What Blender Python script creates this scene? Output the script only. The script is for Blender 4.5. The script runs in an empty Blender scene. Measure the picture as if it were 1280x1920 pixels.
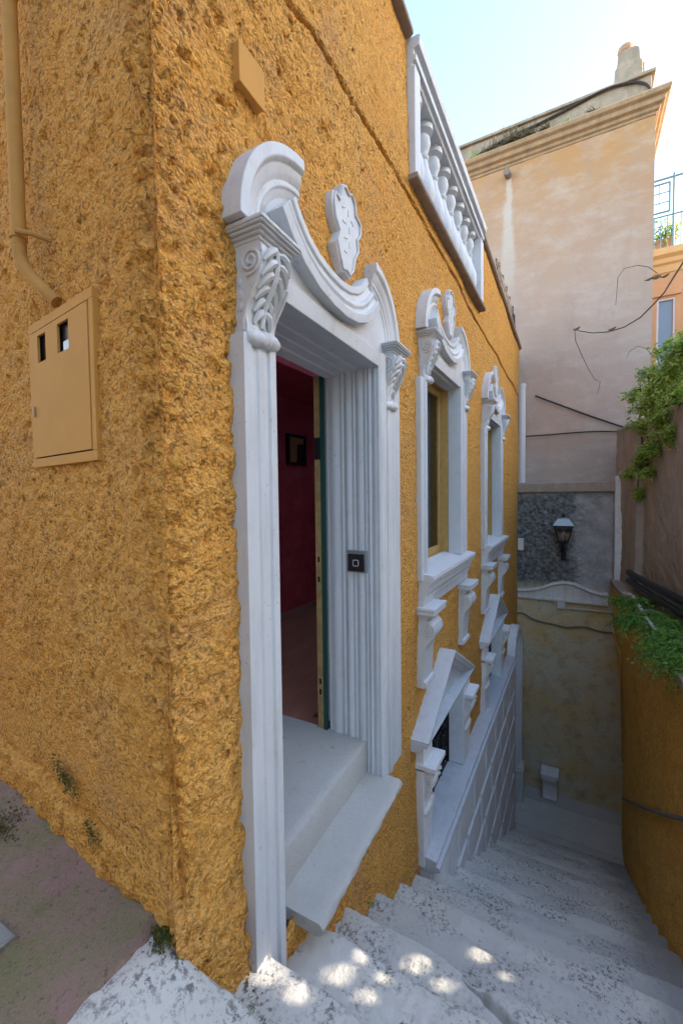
import bpy, math, random
import numpy as np
from mathutils import Matrix, Vector
random.seed(7); np.random.seed(7)
R = math.radians; PI = math.pi
scene = bpy.context.scene
col = scene.collection

# ---------------------------------------------------------------- camera (world: +x down the alley, +y into the house, eye at z = 0)
FPX = 800.0
YAW, PITCH, ROLL = R(29.0), R(-2.3), 0.012
cF = np.array([math.cos(YAW)*math.cos(PITCH), math.sin(YAW)*math.cos(PITCH), math.sin(PITCH)])
_r = np.cross(cF, [0, 0, 1]); _r /= np.linalg.norm(_r); _u = np.cross(_r, cF)
cR = _r*math.cos(ROLL) - _u*math.sin(ROLL); cU = np.cross(cR, cF)
cd = bpy.data.cameras.new('camera'); cam = bpy.data.objects.new('camera', cd); col.objects.link(cam)
cd.sensor_fit = 'HORIZONTAL'; cd.sensor_width = 24.0; cd.lens = 15.0; cd.clip_start = 0.02; cd.clip_end = 3000
cam.matrix_world = Matrix(((cR[0], cU[0], -cF[0], 0), (cR[1], cU[1], -cF[1], 0), (cR[2], cU[2], -cF[2], 0), (0, 0, 0, 1)))
scene.camera = cam

# ---------------------------------------------------------------- sky, sun, exposure
SUN_EL, SUN_AZ = R(18), (0.36, -0.933)          # sun stands to the right of the alley, a little ahead
wd = bpy.data.worlds.new('World'); scene.world = wd; wd.use_nodes = True
wn = wd.node_tree; sky = wn.nodes.new('ShaderNodeTexSky'); sky.sky_type = 'NISHITA'; sky.sun_disc = False
sky.sun_elevation = SUN_EL; sky.sun_rotation = math.atan2(SUN_AZ[0], SUN_AZ[1]); sky.altitude = 50
sky.air_density = 1.0; sky.dust_density = 1.3; sky.ozone_density = 0.85
bg = wn.nodes['Background']; bg.inputs[1].default_value = 0.15; wn.links.new(sky.outputs[0], bg.inputs[0])
sd = Vector((SUN_AZ[0]*math.cos(SUN_EL), SUN_AZ[1]*math.cos(SUN_EL), math.sin(SUN_EL)))
ld = bpy.data.lights.new('sun', 'SUN'); ld.energy = 2.0; ld.angle = R(0.4); ld.color = (1.0, .89, .72)
lo = bpy.data.objects.new('sun', ld); col.objects.link(lo); lo.rotation_euler = sd.to_track_quat('Z', 'Y').to_euler()
vs = scene.view_settings; vs.view_transform = 'Standard'; vs.look = 'None'; vs.gamma = 1.0; vs.use_curve_mapping = False
vs.exposure = 2.62

# ---------------------------------------------------------------- pixel helpers (photo pixel -> direction; the plane gives the distance)
def ray(px, py): return cR*(px-640)/FPX + cU*(960-py)/FPX + cF
def onX(px, py, x): r = ray(px, py); return r*(x/r[0])
def onY(px, py, y): r = ray(px, py); return r*(y/r[1])
def onZ(px, py, z): r = ray(px, py); return r*(z/r[2])

# ---------------------------------------------------------------- numpy noise
def _h(ix, iy, s):
    n = (ix.astype(np.int64)*374761393 + iy.astype(np.int64)*668265263 + s*974634777) & 0x7fffffff
    n = ((n ^ (n >> 13))*1274126177) & 0x7fffffff
    return ((n ^ (n >> 16)) & 0xffff)/65535.0
def vn(x, y, s=0):
    x = np.asarray(x, float); y = np.asarray(y, float)
    ix = np.floor(x); iy = np.floor(y); fx = x-ix; fy = y-iy
    fx = fx*fx*fx*(fx*(fx*6-15)+10); fy = fy*fy*fy*(fy*(fy*6-15)+10)
    a = _h(ix, iy, s); b = _h(ix+1, iy, s); c = _h(ix, iy+1, s); d = _h(ix+1, iy+1, s)
    return (a+(b-a)*fx)*(1-fy) + (c+(d-c)*fx)*fy - .5
def fbm(x, y, s=0, o=4):
    t = 0; a = 1.0
    for k in range(o):
        cs, sn = math.cos(.6+1.1*k), math.sin(.6+1.1*k); f = 2.03**k
        t = t + a*vn((x*cs-y*sn)*f+k*5.3, (x*sn+y*cs)*f-k*3.7, s+k*17); a *= .5
    return t
def sstep(a, b, x): t = np.clip((x-a)/(b-a), 0, 1); return t*t*(3-2*t)

# ---------------------------------------------------------------- materials
class G:
    def __init__(s, name):
        s.m = bpy.data.materials.new(name); s.m.use_nodes = True; s.t = s.m.node_tree
        s.b = s.t.nodes['Principled BSDF']; s.co = s.t.nodes.new('ShaderNodeTexCoord').outputs['Object']; s.rc = None
    def n(s, ty, **k):
        nd = s.t.nodes.new(ty)
        for a, b in k.items(): setattr(nd, a, b)
        return nd
    def l(s, a, b): s.t.links.new(a, b)
    def vec(s, scale):
        if not isinstance(scale, (tuple, list)): return s.co
        m = s.n('ShaderNodeMapping'); m.inputs['Scale'].default_value = scale; s.l(s.co, m.inputs[0]); return m.outputs[0]
    def noise(s, scale, detail=5, rough=.6, dist=0.0):
        nd = s.n('ShaderNodeTexNoise'); s.l(s.vec(scale), nd.inputs['Vector'])
        nd.inputs['Scale'].default_value = 1.0 if isinstance(scale, (tuple, list)) else scale
        nd.inputs['Detail'].default_value = detail; nd.inputs['Roughness'].default_value = rough; nd.inputs['Distortion'].default_value = dist
        return nd.outputs[0]
    def vor(s, scale, feature='F1'):
        nd = s.n('ShaderNodeTexVoronoi'); nd.feature = feature; s.l(s.vec(scale), nd.inputs['Vector'])
        nd.inputs['Scale'].default_value = 1.0 if isinstance(scale, (tuple, list)) else scale
        return nd.outputs[0]
    def ramp(s, v, stops):
        nd = s.n('ShaderNodeValToRGB'); e = nd.color_ramp.elements
        for i, (p, c) in enumerate(stops):
            el = e[i] if i < 2 else e.new(p)
            el.position = p; el.color = (c, c, c, 1) if isinstance(c, (int, float)) else (*c, 1)
        s.l(v, nd.inputs[0]); return nd.outputs[0]
    def mix(s, f, a, b, mode='MIX'):
        nd = s.n('ShaderNodeMix', data_type='RGBA', blend_type=mode)
        for i, v in ((0, f), (6, a), (7, b)):
            if isinstance(v, (int, float)): nd.inputs[i].default_value = v
            elif isinstance(v, tuple): nd.inputs[i].default_value = (*v, 1)
            else: s.l(v, nd.inputs[i])
        return nd.outputs[2]
    def math(s, op, a, b=0.0):
        nd = s.n('ShaderNodeMath', operation=op)
        for i, v in ((0, a), (1, b)):
            if isinstance(v, (int, float)): nd.inputs[i].default_value = v
            else: s.l(v, nd.inputs[i])
        return nd.outputs[0]
    def axis(s, k):
        nd = s.n('ShaderNodeSeparateXYZ'); s.l(s.co, nd.inputs[0]); return nd.outputs[k]
    def bump(s, h, strength=.5, dist=.01, prev=None):
        nd = s.n('ShaderNodeBump'); nd.inputs['Strength'].default_value = strength; nd.inputs['Distance'].default_value = dist
        s.l(h, nd.inputs['Height'])
        if prev is not None: s.l(prev, nd.inputs['Normal'])
        s.l(nd.outputs[0], s.b.inputs['Normal']); return nd.outputs[0]
    def out(s, c, rough=.8, metal=0.0, spec=.3):
        if isinstance(c, tuple): s.b.inputs['Base Color'].default_value = (*c, 1)
        else: s.l(c, s.b.inputs['Base Color'])
        if isinstance(rough, (int, float)): s.b.inputs['Roughness'].default_value = rough
        else: s.l(rough, s.b.inputs['Roughness'])
        s.b.inputs['Metallic'].default_value = metal; s.b.inputs['Specular IOR Level'].default_value = spec
        return s.m
M = {}
def stucco(name, base, light, dark, stain, specks=.5, pit_shade=(.20, .085, .03)):
    g = G(name)
    c = g.mix(g.ramp(g.noise(1.7, 6, .65), [(.33, 0.0), (.68, 1.0)]), base, light)
    c = g.mix(g.ramp(g.noise(9, 5, .7), [(.45, 0.0), (.75, .8)]), c, dark)
    c = g.mix(g.ramp(g.noise(2.3, 7, .72), [(.52, 0.0), (.68, .65)]), c, stain)
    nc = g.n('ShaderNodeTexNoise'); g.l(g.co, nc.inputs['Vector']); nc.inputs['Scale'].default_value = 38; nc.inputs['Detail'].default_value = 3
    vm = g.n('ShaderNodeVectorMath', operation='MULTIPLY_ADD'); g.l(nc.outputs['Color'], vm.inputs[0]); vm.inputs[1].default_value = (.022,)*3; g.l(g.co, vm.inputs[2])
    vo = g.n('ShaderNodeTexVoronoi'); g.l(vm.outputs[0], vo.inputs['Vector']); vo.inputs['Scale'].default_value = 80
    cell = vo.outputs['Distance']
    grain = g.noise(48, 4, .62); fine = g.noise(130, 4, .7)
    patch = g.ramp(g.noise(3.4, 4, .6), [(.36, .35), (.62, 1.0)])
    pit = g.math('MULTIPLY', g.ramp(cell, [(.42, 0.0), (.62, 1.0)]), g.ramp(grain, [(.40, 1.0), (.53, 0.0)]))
    c = g.mix(g.math('MULTIPLY', g.math('MULTIPLY', pit, patch), specks), c, pit_shade)  # dark specks here and below paint pit shadow into the colour
    c = g.mix(g.math('MULTIPLY', g.math('MULTIPLY', g.ramp(g.noise(40, 4, .62), [(.34, 1.0), (.41, 0.0)]), patch), specks*.85), c, pit_shade)
    tone = g.n('ShaderNodeSeparateColor'); g.l(vo.outputs['Color'], tone.inputs[0])
    c = g.mix(g.math('MULTIPLY', tone.outputs[0], .22), c, tuple(.55*v for v in dark)); c = g.mix(g.math('MULTIPLY', tone.outputs[1], .18), c, (.95, .66, .27))
    hh = g.math('ADD', g.math('MULTIPLY', g.ramp(grain, [(.34, 0.0), (.46, .7), (.66, 1.0)]), .7), g.math('MULTIPLY', fine, .45))
    hh = g.math('SUBTRACT', hh, g.math('MULTIPLY', g.math('MULTIPLY', cell, cell), 1.1))
    g.bump(hh, .9, .012)
    return g.out(c, .93, 0, .15)
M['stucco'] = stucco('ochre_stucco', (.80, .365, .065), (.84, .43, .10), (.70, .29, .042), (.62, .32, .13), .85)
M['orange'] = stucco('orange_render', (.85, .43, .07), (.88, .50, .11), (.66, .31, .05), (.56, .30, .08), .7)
def plain(name, c, rough=.5, metal=0.0, var=.12, scale=14, bump=.1, spec=.35, dirt=None, streak=None):
    g = G(name)
    cc = g.mix(g.ramp(g.noise(scale, 5, .65), [(.3, 0.0), (.75, 1.0)]), c, tuple(max(0, v*(1-var)) for v in c))
    if dirt: cc = g.mix(g.ramp(g.noise(5.5, 8, .75), [(.52, 0.0), (.74, dirt[1])]), cc, dirt[0])
    if streak:
        cc = g.mix(g.ramp(g.noise((11, 11, 1.6), 7, .7), [(.50, 0.0), (.74, streak[1])]), cc, streak[0])
        cc = g.mix(g.ramp(g.noise(38, 4, .7), [(.63, 0.0), (.70, streak[1])]), cc, tuple(.6*v for v in streak[0]))
    if bump: g.bump(g.noise(scale*5, 4, .6), bump, .004)
    M[name] = g.out(cc, rough, metal, spec); return M[name]
plain('white_trim', (.59, .605, .63), .55, 0, .06, 9, .3, .35, ((.50, .48, .46), .6), ((.38, .37, .36), .5))
plain('white_worn', (.74, .72, .69), .6, 0, .10, 12, .4, .3, ((.45, .40, .35), .7), ((.40, .36, .32), .6))
plain('block_white', (.82, .82, .825), .55, 0, .05, 7, .15, .35, ((.58, .57, .57), .5), ((.46, .45, .44), .5))
plain('cabinet', (.62, .315, .075), .75, 0, .12, 5, .03, .15, ((.55, .28, .07), .5))
plain('pipe_ochre', (.56, .31, .09), .75, 0, .2, 8, .08, .15, ((.44, .25, .09), .5))
plain('black_plastic', (.012, .012, .014), .35, 0, .2, 20, .05)
plain('gloss_black', (.008, .008, .010), .12, 0, 0, 20, 0, .5)
plain('dark_iron', (.022, .024, .03), .5, .3, .3, 40, .15)
plain('rust_iron', (.10, .075, .065), .7, .2, .4, 30, .3)
plain('slab_brown', (.33, .26, .21), .85, 0, .3, 11, .4, .2, ((.18, .15, .12), .7))
plain('pipe_white', (.72, .66, .64), .5, 0, .12, 5, .05)
plain('wood_frame', (.48, .30, .10), .5, 0, .25, 18, .1)
plain('brass_edge', (.50, .33, .14), .5, .1, .5, 13, .15)
plain('green_paint', (.015, .07, .06), .4, 0, .2, 10, .05)
plain('curtain', (.75, .75, .75), .9, 0, .1, 12, .1)
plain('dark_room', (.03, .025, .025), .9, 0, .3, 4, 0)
plain('cable', (.22, .18, .15), .7, 0, .3, 20, .1)
plain('cable_dark', (.06, .05, .045), .7, 0, .3, 20, .1)
plain('twig', (.10, .07, .05), .8, 0, .4, 30, .3)
plain('grey_steel', (.35, .37, .38), .4, .6, .2, 20, .05)
plain('terracotta', (.48, .27, .17), .85, 0, .2, 15, .2)
plain('hose', (.62, .60, .56), .6, 0, .2, 12, .1)
plain('plum_wall', (.52, .075, .095), .75, 0, .35, 3.5, .15, .2, ((.56, .16, .17), .6))
plain('skirting', (.40, .20, .17), .6)
plain('gilt', (.42, .24, .08), .4, .3, .4, 20, .2)
plain('mirror_dark', (.10, .06, .02), .2, 0, .8, 9, 0)
plain('roof_dark', (.20, .18, .17), .9)
plain('blocker', (.55, .40, .26), .9, 0, .2, 2, .3)  # plain colour of the unseen shapes added to block light
plain('rail_blue', (.20, .26, .27), .5, .2, .2, 20, .05)
def stone(name, a, b, pit, algae=None, lichen=.62):
    g = G(name)
    c = g.mix(g.ramp(g.noise(3.1, 6, .7), [(.3, 0.0), (.72, 1.0)]), a, b)
    oi = g.n('ShaderNodeObjectInfo'); c = g.mix(g.math('MULTIPLY', oi.outputs['Random'], .5), c, (.36, .355, .34))
    patch = g.ramp(g.noise(2.6, 4, .6), [(.42, 0.0), (.58, 1.0)])
    pits = g.ramp(g.noise(46, 6, .75), [(lichen-.09, 0.0), (lichen, 1.0)])
    c = g.mix(g.math('MULTIPLY', patch, pits), c, pit)
    spots = g.ramp(g.noise(17, 5, .7), [(.62, 0.0), (.66, .95)])
    c = g.mix(g.math('MULTIPLY', spots, g.ramp(g.noise(1.7, 3, .6), [(.42, .1), (.58, 1.0)])), c, pit)
    if algae:
        ax = g.math('ADD', g.axis(1), g.math('MULTIPLY', g.noise(1.9, 5, .65), .9))
        c = g.mix(g.ramp(g.math('MULTIPLY_ADD', ax, -1.0), [(-.0, 0.0), (1.0, 0.0)]), c, algae) if False else \
            g.mix(g.ramp(g.math('SUBTRACT', .22, ax), [(.0, 0.0), (.30, .8)]), c, algae)
    b1 = g.bump(g.noise(36, 8, .75), .8, .012)
    g.bump(pits, -.35, .006, b1)
    M[name] = g.out(c, .85, 0, .25); return M[name]
stone('step_stone', (.74, .70, .635), (.62, .585, .53), (.17, .16, .148), (.27, .26, .245), .595)
stone('travertine', (.60, .57, .52), (.50, .465, .42), (.30, .28, .25), None, .70)
stone('landing_stone', (.74, .71, .64), (.63, .60, .54), (.22, .22, .20), None, .72)
def pavement_mat():
    g = G('plum_pavement')
    c = g.mix(g.ramp(g.noise(2.2, 6, .7), [(.3, 0.0), (.7, 1.0)]), (.40, .22, .20), (.30, .21, .17))
    c = g.mix(g.ramp(g.noise(3.2, 7, .75), [(.42, 0.0), (.62, .9)]), c, (.22, .21, .09))
    c = g.mix(g.ramp(g.noise(60, 4, .7), [(.56, 0.0), (.68, .8)]), c, (.11, .085, .08))
    c = g.mix(g.ramp(g.noise(11, 3, .6), [(.66, 0.0), (.72, .5)]), c, (.38, .30, .28))
    c = g.mix(g.ramp(g.noise(150, 3, .7), [(.54, 0.0), (.64, .4)]), c, (.40, .31, .29)); g.bump(g.noise(34, 8, .78), .9, .018); M['pavement'] = g.out(c, .8, 0, .3)
pavement_mat()
def moss_mat():
    g = G('moss'); c = g.mix(g.ramp(g.noise(30, 4, .7), [(.35, 0.0), (.7, 1.0)]), (.09, .10, .025), (.20, .20, .06))
    g.bump(g.noise(120, 4, .7), 1.0, .01); M['moss'] = g.out(c, .95, 0, .1)
moss_mat()
def tall_wall_mat():
    g = G('faded_plaster')
    nz = g.noise(.55, 7, .7); z = g.math('ADD', g.axis(2), g.math('MULTIPLY', g.math('SUBTRACT', nz, .5), 3.2))
    mr = g.n('ShaderNodeMapRange'); g.l(z, mr.inputs[0]); mr.inputs[1].default_value = 0; mr.inputs[2].default_value = 8; zn = mr.outputs[0]
    c = g.ramp(zn, [(.0, (.37, .32, .28)), (.13, (.47, .335, .265)), (.30, (.51, .36, .285)), (.52, (.52, .35, .255)), (.70, (.51, .31, .19)), (.86, (.51, .275, .12))])
    c = g.mix(g.ramp(g.noise((1.2, 1.2, 2.6), 8, .75), [(.47, 0.0), (.70, .5)]), c, (.60, .49, .41))
    c = g.mix(g.ramp(g.noise((3, 3, .8), 7, .7), [(.52, 0.0), (.76, .5)]), c, (.40, .28, .22))
    c = g.mix(g.ramp(g.noise(26, 5, .7), [(.6, 0.0), (.75, .3)]), c, (.34, .26, .22))
    ys_, zs_ = [float(v) for v in onX(951, 326, 9.82)[1:]]
    dy = g.math('ABSOLUTE', g.math('SUBTRACT', g.math('ADD', g.axis(1), g.math('MULTIPLY', g.math('SUBTRACT', g.noise((4, 4, 2.2), 6, .7), .5), .22)), ys_))
    dz = g.math('SUBTRACT', zs_-.05, g.axis(2)); wdt = g.math('ADD', .05, g.math('MULTIPLY', dz, .05))
    sm = g.n('ShaderNodeMapRange', interpolation_type='SMOOTHSTEP'); g.l(g.math('DIVIDE', dy, wdt), sm.inputs[0]); sm.inputs[1].default_value = 1.5; sm.inputs[2].default_value = .5
    sz = g.n('ShaderNodeMapRange', interpolation_type='SMOOTHSTEP'); g.l(dz, sz.inputs[0]); sz.inputs[1].default_value = 3.2; sz.inputs[2].default_value = 1.0
    sg = g.math('GREATER_THAN', dz, .0)
    c = g.mix(g.math('MULTIPLY', g.math('MULTIPLY', sm.outputs[0], sz.outputs[0]), g.math('MULTIPLY', sg, .6)), c, (.64, .56, .48))
    g.bump(g.noise(9, 8, .7), .4, .03); M['tall_wall'] = g.out(c, .93, 0, .15)
tall_wall_mat()
def back_wall_mat():
    g = G('weathered_wall')
    z = g.math('ADD', g.axis(2), g.math('MULTIPLY', g.math('SUBTRACT', g.noise(1.6, 6, .7), .5), .35))
    y = g.math('ADD', g.axis(1), g.math('MULTIPLY', g.math('SUBTRACT', g.noise((1, 1, 1.1), 6, .7), .5), .8))
    low = g.mix(g.ramp(g.noise(1.3, 6, .68), [(.36, 0.0), (.62, 1.0)]), (.74, .54, .24), (.70, .65, .50))
    low = g.mix(g.ramp(g.noise(3.8, 7, .72), [(.50, 0.0), (.70, .8)]), low, (.46, .33, .15))
    rock = g.mix(g.ramp(g.noise(14, 7, .75), [(.40, 0.0), (.66, 1.0)]), (.075, .083, .092), (.30, .30, .29))
    grey = g.mix(g.ramp(g.noise(4, 6, .7), [(.35, 0.0), (.65, 1.0)]), (.46, .44, .44), (.27, .255, .25))
    up = g.mix(g.ramp(y, [(-.0, 0.0), (.12, 1.0)]), grey, rock)
    mr = g.n('ShaderNodeMapRange'); g.l(z, mr.inputs[0]); mr.inputs[1].default_value = -2.25; mr.inputs[2].default_value = -1.75
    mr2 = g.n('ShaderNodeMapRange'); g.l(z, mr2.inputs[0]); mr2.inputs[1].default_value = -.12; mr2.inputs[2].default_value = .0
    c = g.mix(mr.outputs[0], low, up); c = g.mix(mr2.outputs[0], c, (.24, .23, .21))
    b = g.bump(g.noise(22, 8, .75), .7, .03); M['back_wall'] = g.out(c, .9, 0, .2)
back_wall_mat()
def garden_wall_mat():
    g = G('brown_render')
    c = g.mix(g.ramp(g.noise((2.6, 2.6, 1.3), 7, .72), [(.35, 0.0), (.65, 1.0)]), (.42, .34, .275), (.30, .245, .205))
    c = g.mix(g.ramp(g.noise(30, 6, .75), [(.5, 0.0), (.7, .7)]), c, (.52, .43, .34))
    c = g.mix(g.ramp(g.noise(60, 4, .7), [(.58, 0.0), (.68, .7)]), c, (.09, .07, .055))
    g.bump(g.noise(34, 7, .75), .7, .025); M['garden_wall'] = g.out(c, .93, 0, .15)
garden_wall_mat()
def floor_mat():
    g = G('red_floor'); c = g.mix(g.ramp(g.noise((2, 9, 1), 5, .7), [(.3, 0.0), (.7, 1.0)]), (.30, .12, .075), (.42, .20, .13))
    M['red_floor'] = g.out(c, .35, 0, .4)
floor_mat()
def glass_mat(name, tint=(.9, .95, 1)):
    m = bpy.data.materials.new(name); m.use_nodes = True; t = m.node_tree; t.nodes.clear()
    o = t.nodes.new('ShaderNodeOutputMaterial'); mx = t.nodes.new('ShaderNodeMixShader'); tr = t.nodes.new('ShaderNodeBsdfTransparent'); gl = t.nodes.new('ShaderNodeBsdfGlossy')
    fr = t.nodes.new('ShaderNodeFresnel'); fr.inputs[0].default_value = 1.6; tr.inputs[0].default_value = (*tint, 1); gl.inputs[1].default_value = .03
    nz = t.nodes.new('ShaderNodeTexNoise'); nz.inputs['Scale'].default_value = 2.0; bp = t.nodes.new('ShaderNodeBump'); bp.inputs[0].default_value = .05
    t.links.new(nz.outputs[0], bp.inputs['Height']); t.links.new(bp.outputs[0], gl.inputs['Normal'])
    t.links.new(fr.outputs[0], mx.inputs[0]); t.links.new(tr.outputs[0], mx.inputs[1]); t.links.new(gl.outputs[0], mx.inputs[2]); t.links.new(mx.outputs[0], o.inputs[0]); M[name] = m
glass_mat('glass'); glass_mat('lamp_glass', (.75, .78, .8))
def leaf_mat(name, a, b):
    g = G(name); oi = g.n('ShaderNodeNewGeometry')
    c = g.mix(oi.outputs['Random Per Island'], a, b); m = g.out(c, .6, 0, .3)
    g.b.inputs['Subsurface Weight'].default_value = 0.0
    tl = g.n('ShaderNodeBsdfTranslucent'); mx = g.n('ShaderNodeMixShader'); mx.inputs[0].default_value = .45
    g.l(c, tl.inputs[0]); g.l(g.b.outputs[0], mx.inputs[1]); g.l(tl.outputs[0], mx.inputs[2])
    g.l(mx.outputs[0], g.t.nodes['Material Output'].inputs[0]); M[name] = m
leaf_mat('leaf', (.16, .28, .03), (.52, .60, .16)); leaf_mat('fern', (.08, .24, .04), (.30, .50, .10)); leaf_mat('dry_leaf', (.16, .12, .07), (.28, .22, .12)); leaf_mat('pale_leaf', (.20, .27, .10), (.38, .42, .22))
# ---------------------------------------------------------------- mesh building
class MB:
    def __init__(s): s.v = []; s.f = []
    def add(s, vs, fs): o = len(s.v); s.v += [tuple(p) for p in vs]; s.f += [tuple(i+o for i in f) for f in fs]; return s
    def box(s, x0, x1, y0, y1, z0, z1):
        return s.add([(x, y, z) for x in (x0, x1) for y in (y0, y1) for z in (z0, z1)],
                     [(0, 1, 3, 2), (4, 6, 7, 5), (0, 4, 5, 1), (2, 3, 7, 6), (0, 2, 6, 4), (1, 5, 7, 3)])
    def loft(s, rings, closed=True, caps=True):
        n = len(rings[0]); vs = [p for r in rings for p in r]; fs = []
        for i in range(len(rings)-1):
            for j in range(n if closed else n-1):
                k = (j+1) % n; fs.append((i*n+j, i*n+k, (i+1)*n+k, (i+1)*n+j))
        if caps and closed: fs += [tuple(range(n-1, -1, -1)), tuple((len(rings)-1)*n+j for j in range(n))]
        return s.add(vs, fs)
    def tube(s, pts, r, n=7, caps=True):
        P = [Vector(p) for p in pts]; rings = []; up = Vector((.13, .21, .97)); rr = r if isinstance(r, (list, tuple)) else [r]*len(P)
        for i, p in enumerate(P):
            t = (P[min(i+1, len(P)-1)]-P[max(i-1, 0)]).normalized(); a = t.cross(up)
            if a.length < 1e-3: a = t.cross(Vector((1, 0, 0)))
            a.normalize(); b = t.cross(a); up = -b if False else a.cross(t)
            rings.append([tuple(p+(a*math.cos(q)+b*math.sin(q))*rr[i]) for q in [2*PI*k/n for k in range(n)]])
        return s.loft(rings, True, caps)
    def lathe(s, c, prof, n=14):
        return s.loft([[(c[0]+r*math.cos(2*PI*k/n), c[1]+r*math.sin(2*PI*k/n), c[2]+z) for k in range(n)] for r, z in prof])
    def ball(s, c, r, n=8, m=5):
        rx, ry, rz = r if isinstance(r, (tuple, list)) else (r, r, r); rg = []
        for i in range(m+1):
            a = -PI/2+PI*(i+.02)/(m+.04); rg.append([(c[0]+rx*math.cos(a)*math.cos(2*PI*k/n), c[1]+ry*math.cos(a)*math.sin(2*PI*k/n), c[2]+rz*math.sin(a)) for k in range(n)])
        return s.loft(rg)
    def map(s, fn, start=0): s.v[start:] = [tuple(fn(*p)) for p in s.v[start:]]; return s
    def build(s, name, mat, parent=None, smooth=40, bevel=0.0, seg=2, rough=0.0):
        me = bpy.data.meshes.new(name); v = s.v
        if rough: v = [(p[0]+rough*random.uniform(-1, 1), p[1]+rough*random.uniform(-1, 1), p[2]+rough*random.uniform(-1, 1)) for p in v]
        me.from_pydata(v, [], s.f); me.update()
        return link(name, me, mat, parent, smooth, bevel, seg)
def fixn(me):
    import bmesh
    b = bmesh.new(); b.from_mesh(me); bmesh.ops.recalc_face_normals(b, faces=b.faces); b.to_mesh(me); b.free()
def link(name, me, mat, parent=None, smooth=40, bevel=0.0, seg=2, fix=True):
    if fix: fixn(me)
    if smooth:
        me.polygons.foreach_set('use_smooth', [True]*len(me.polygons))
        if smooth < 180: me.set_sharp_from_angle(angle=R(smooth))
    o = bpy.data.objects.new(name, me); col.objects.link(o)
    me.materials.append(M[mat] if isinstance(mat, str) else mat)
    if parent:
        o.parent = parent
        if parent.type == 'EMPTY': o.matrix_parent_inverse = Matrix.Translation(parent.location).inverted()
    if bevel:
        b = o.modifiers.new('bevel', 'BEVEL'); b.width = bevel; b.segments = seg; b.limit_method = 'ANGLE'; b.angle_limit = R(35)
    return o
def tag(o, label=None, cat=None, group=None, kind=None):
    for k, v in (('label', label), ('category', cat), ('group', group), ('kind', kind)):
        if v: o[k] = v
    return o
def thing(name, loc, label=None, cat=None, group=None, kind=None):
    o = bpy.data.objects.new(name, None); o.location = loc; o.empty_display_size = .1; col.objects.link(o); return tag(o, label, cat, group, kind)
def gridmesh(name, P, mask=None):
    """P (ny,nx,3) vertex array, mask (ny-1,nx-1) of faces to keep"""
    ny, nx = P.shape[:2]; idx = np.arange(ny*nx).reshape(ny, nx)
    q = np.stack([idx[:-1, :-1], idx[:-1, 1:], idx[1:, 1:], idx[1:, :-1]], -1)
    q = q[mask] if mask is not None else q.reshape(-1, 4)
    used = np.zeros(ny*nx, bool); used[q.ravel()] = True; re = np.cumsum(used)-1
    V = P.reshape(-1, 3)[used]; q = re[q]; me = bpy.data.meshes.new(name)
    me.vertices.add(len(V)); me.vertices.foreach_set('co', V.astype(np.float32).ravel())
    me.loops.add(q.size); me.loops.foreach_set('vertex_index', q.astype(np.int32).ravel())
    me.polygons.add(len(q)); me.polygons.foreach_set('loop_start', np.arange(0, q.size, 4, dtype=np.int32)); me.polygons.foreach_set('loop_total', np.full(len(q), 4, np.int32))
    me.update(); me.validate(); return me
def spiral(c, r0, r1, turns, a0, n=28, sgn=1):
    return [(c[0]+(r0+(r1-r0)*t)*math.cos(a0+sgn*2*PI*turns*t), c[1]+(r0+(r1-r0)*t)*math.sin(a0+sgn*2*PI*turns*t)) for t in [k/n for k in range(n+1)]]

# facade: x along the wall, d out of the wall, z up
def yw(x): return 1.1-.05*np.clip((2.6-x)/1.4, 0, 1.3)
def FT(x, d, z): return (x, float(yw(x))-d, z)
def fac(px, py, d=0.0):
    y = 1.1-d
    for _ in range(4): p = onY(px, py, y); y = float(yw(p[0]))-d
    return p[0], p[2]
def sweep(mb, path, prof):
    """profile (n, d): n to the left of the path in the facade plane, d out of the wall"""
    rings = []
    for i, p in enumerate(path):
        a = path[max(i-1, 0)]; b = path[min(i+1, len(path)-1)]; tx, tz = b[0]-a[0], b[1]-a[1]; L = math.hypot(tx, tz); nx, nz = -tz/L, tx/L
        rings.append([(p[0]+nx*n, d, p[1]+nz*n) for n, d in prof])
    mb.loft(rings); return mb
def vext(mb, pts, z0, z1, nz=1): return mb.loft([[(x, d, z0+(z1-z0)*k/nz) for x, d in pts] for k in range(nz+1)])
def hext(mb, pts, x0, x1, nx=1): return mb.loft([[(x0+(x1-x0)*k/nx, d, z) for d, z in pts] for k in range(nx+1)])
def pext(mb, pts, d0, d1): return mb.loft([[(x, d0, z) for x, z in pts], [(x, d1, z) for x, z in pts]])
def FB(mb, *a, **k): mb.map(FT); return mb.build(*a, **k)

# ---------------------------------------------------------------- ground, street, stairs
g = MB(); g.box(-400, 400, -400, 400, -7.2, -6.75); tag(g.build('ground', 'landing_stone'), kind='structure')
NX = [.90, 1.21, 1.56, 1.93, 2.34, 2.75, 3.13]; NZ = [-1.50, -1.725, -1.93, -2.19, -2.47, -2.75, -3.00]   # nose x and tread z of the top steps
for k in range(1, 14): NX.append(3.13+.3708*k); NZ.append(-3.0-.2308*k)
LZ = -6.2
def ywall_right(x, z):
    yt = np.interp(x, [0, 4.5, 6.0, 8.1, 9.0, 9.6], [-.86, -.84, -.84, -.68, -.60, -.58]); yb = np.interp(x, [0, 4.0, 5.0, 7.9, 9.6], [-.60, -.635, -.66, -.70, -.81])
    return yb+(yt-yb)*sstep(-4.6, -1.7, z)
stairs = thing('stairs', (1.2, .2, -1.72), kind='structure')
crack = np.array([onZ(a, b, -2.19)[:2] for a, b in [(872, 1818), (884, 1842), (905, 1860), (915, 1880), (938, 1900), (962, 1925)]])
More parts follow.
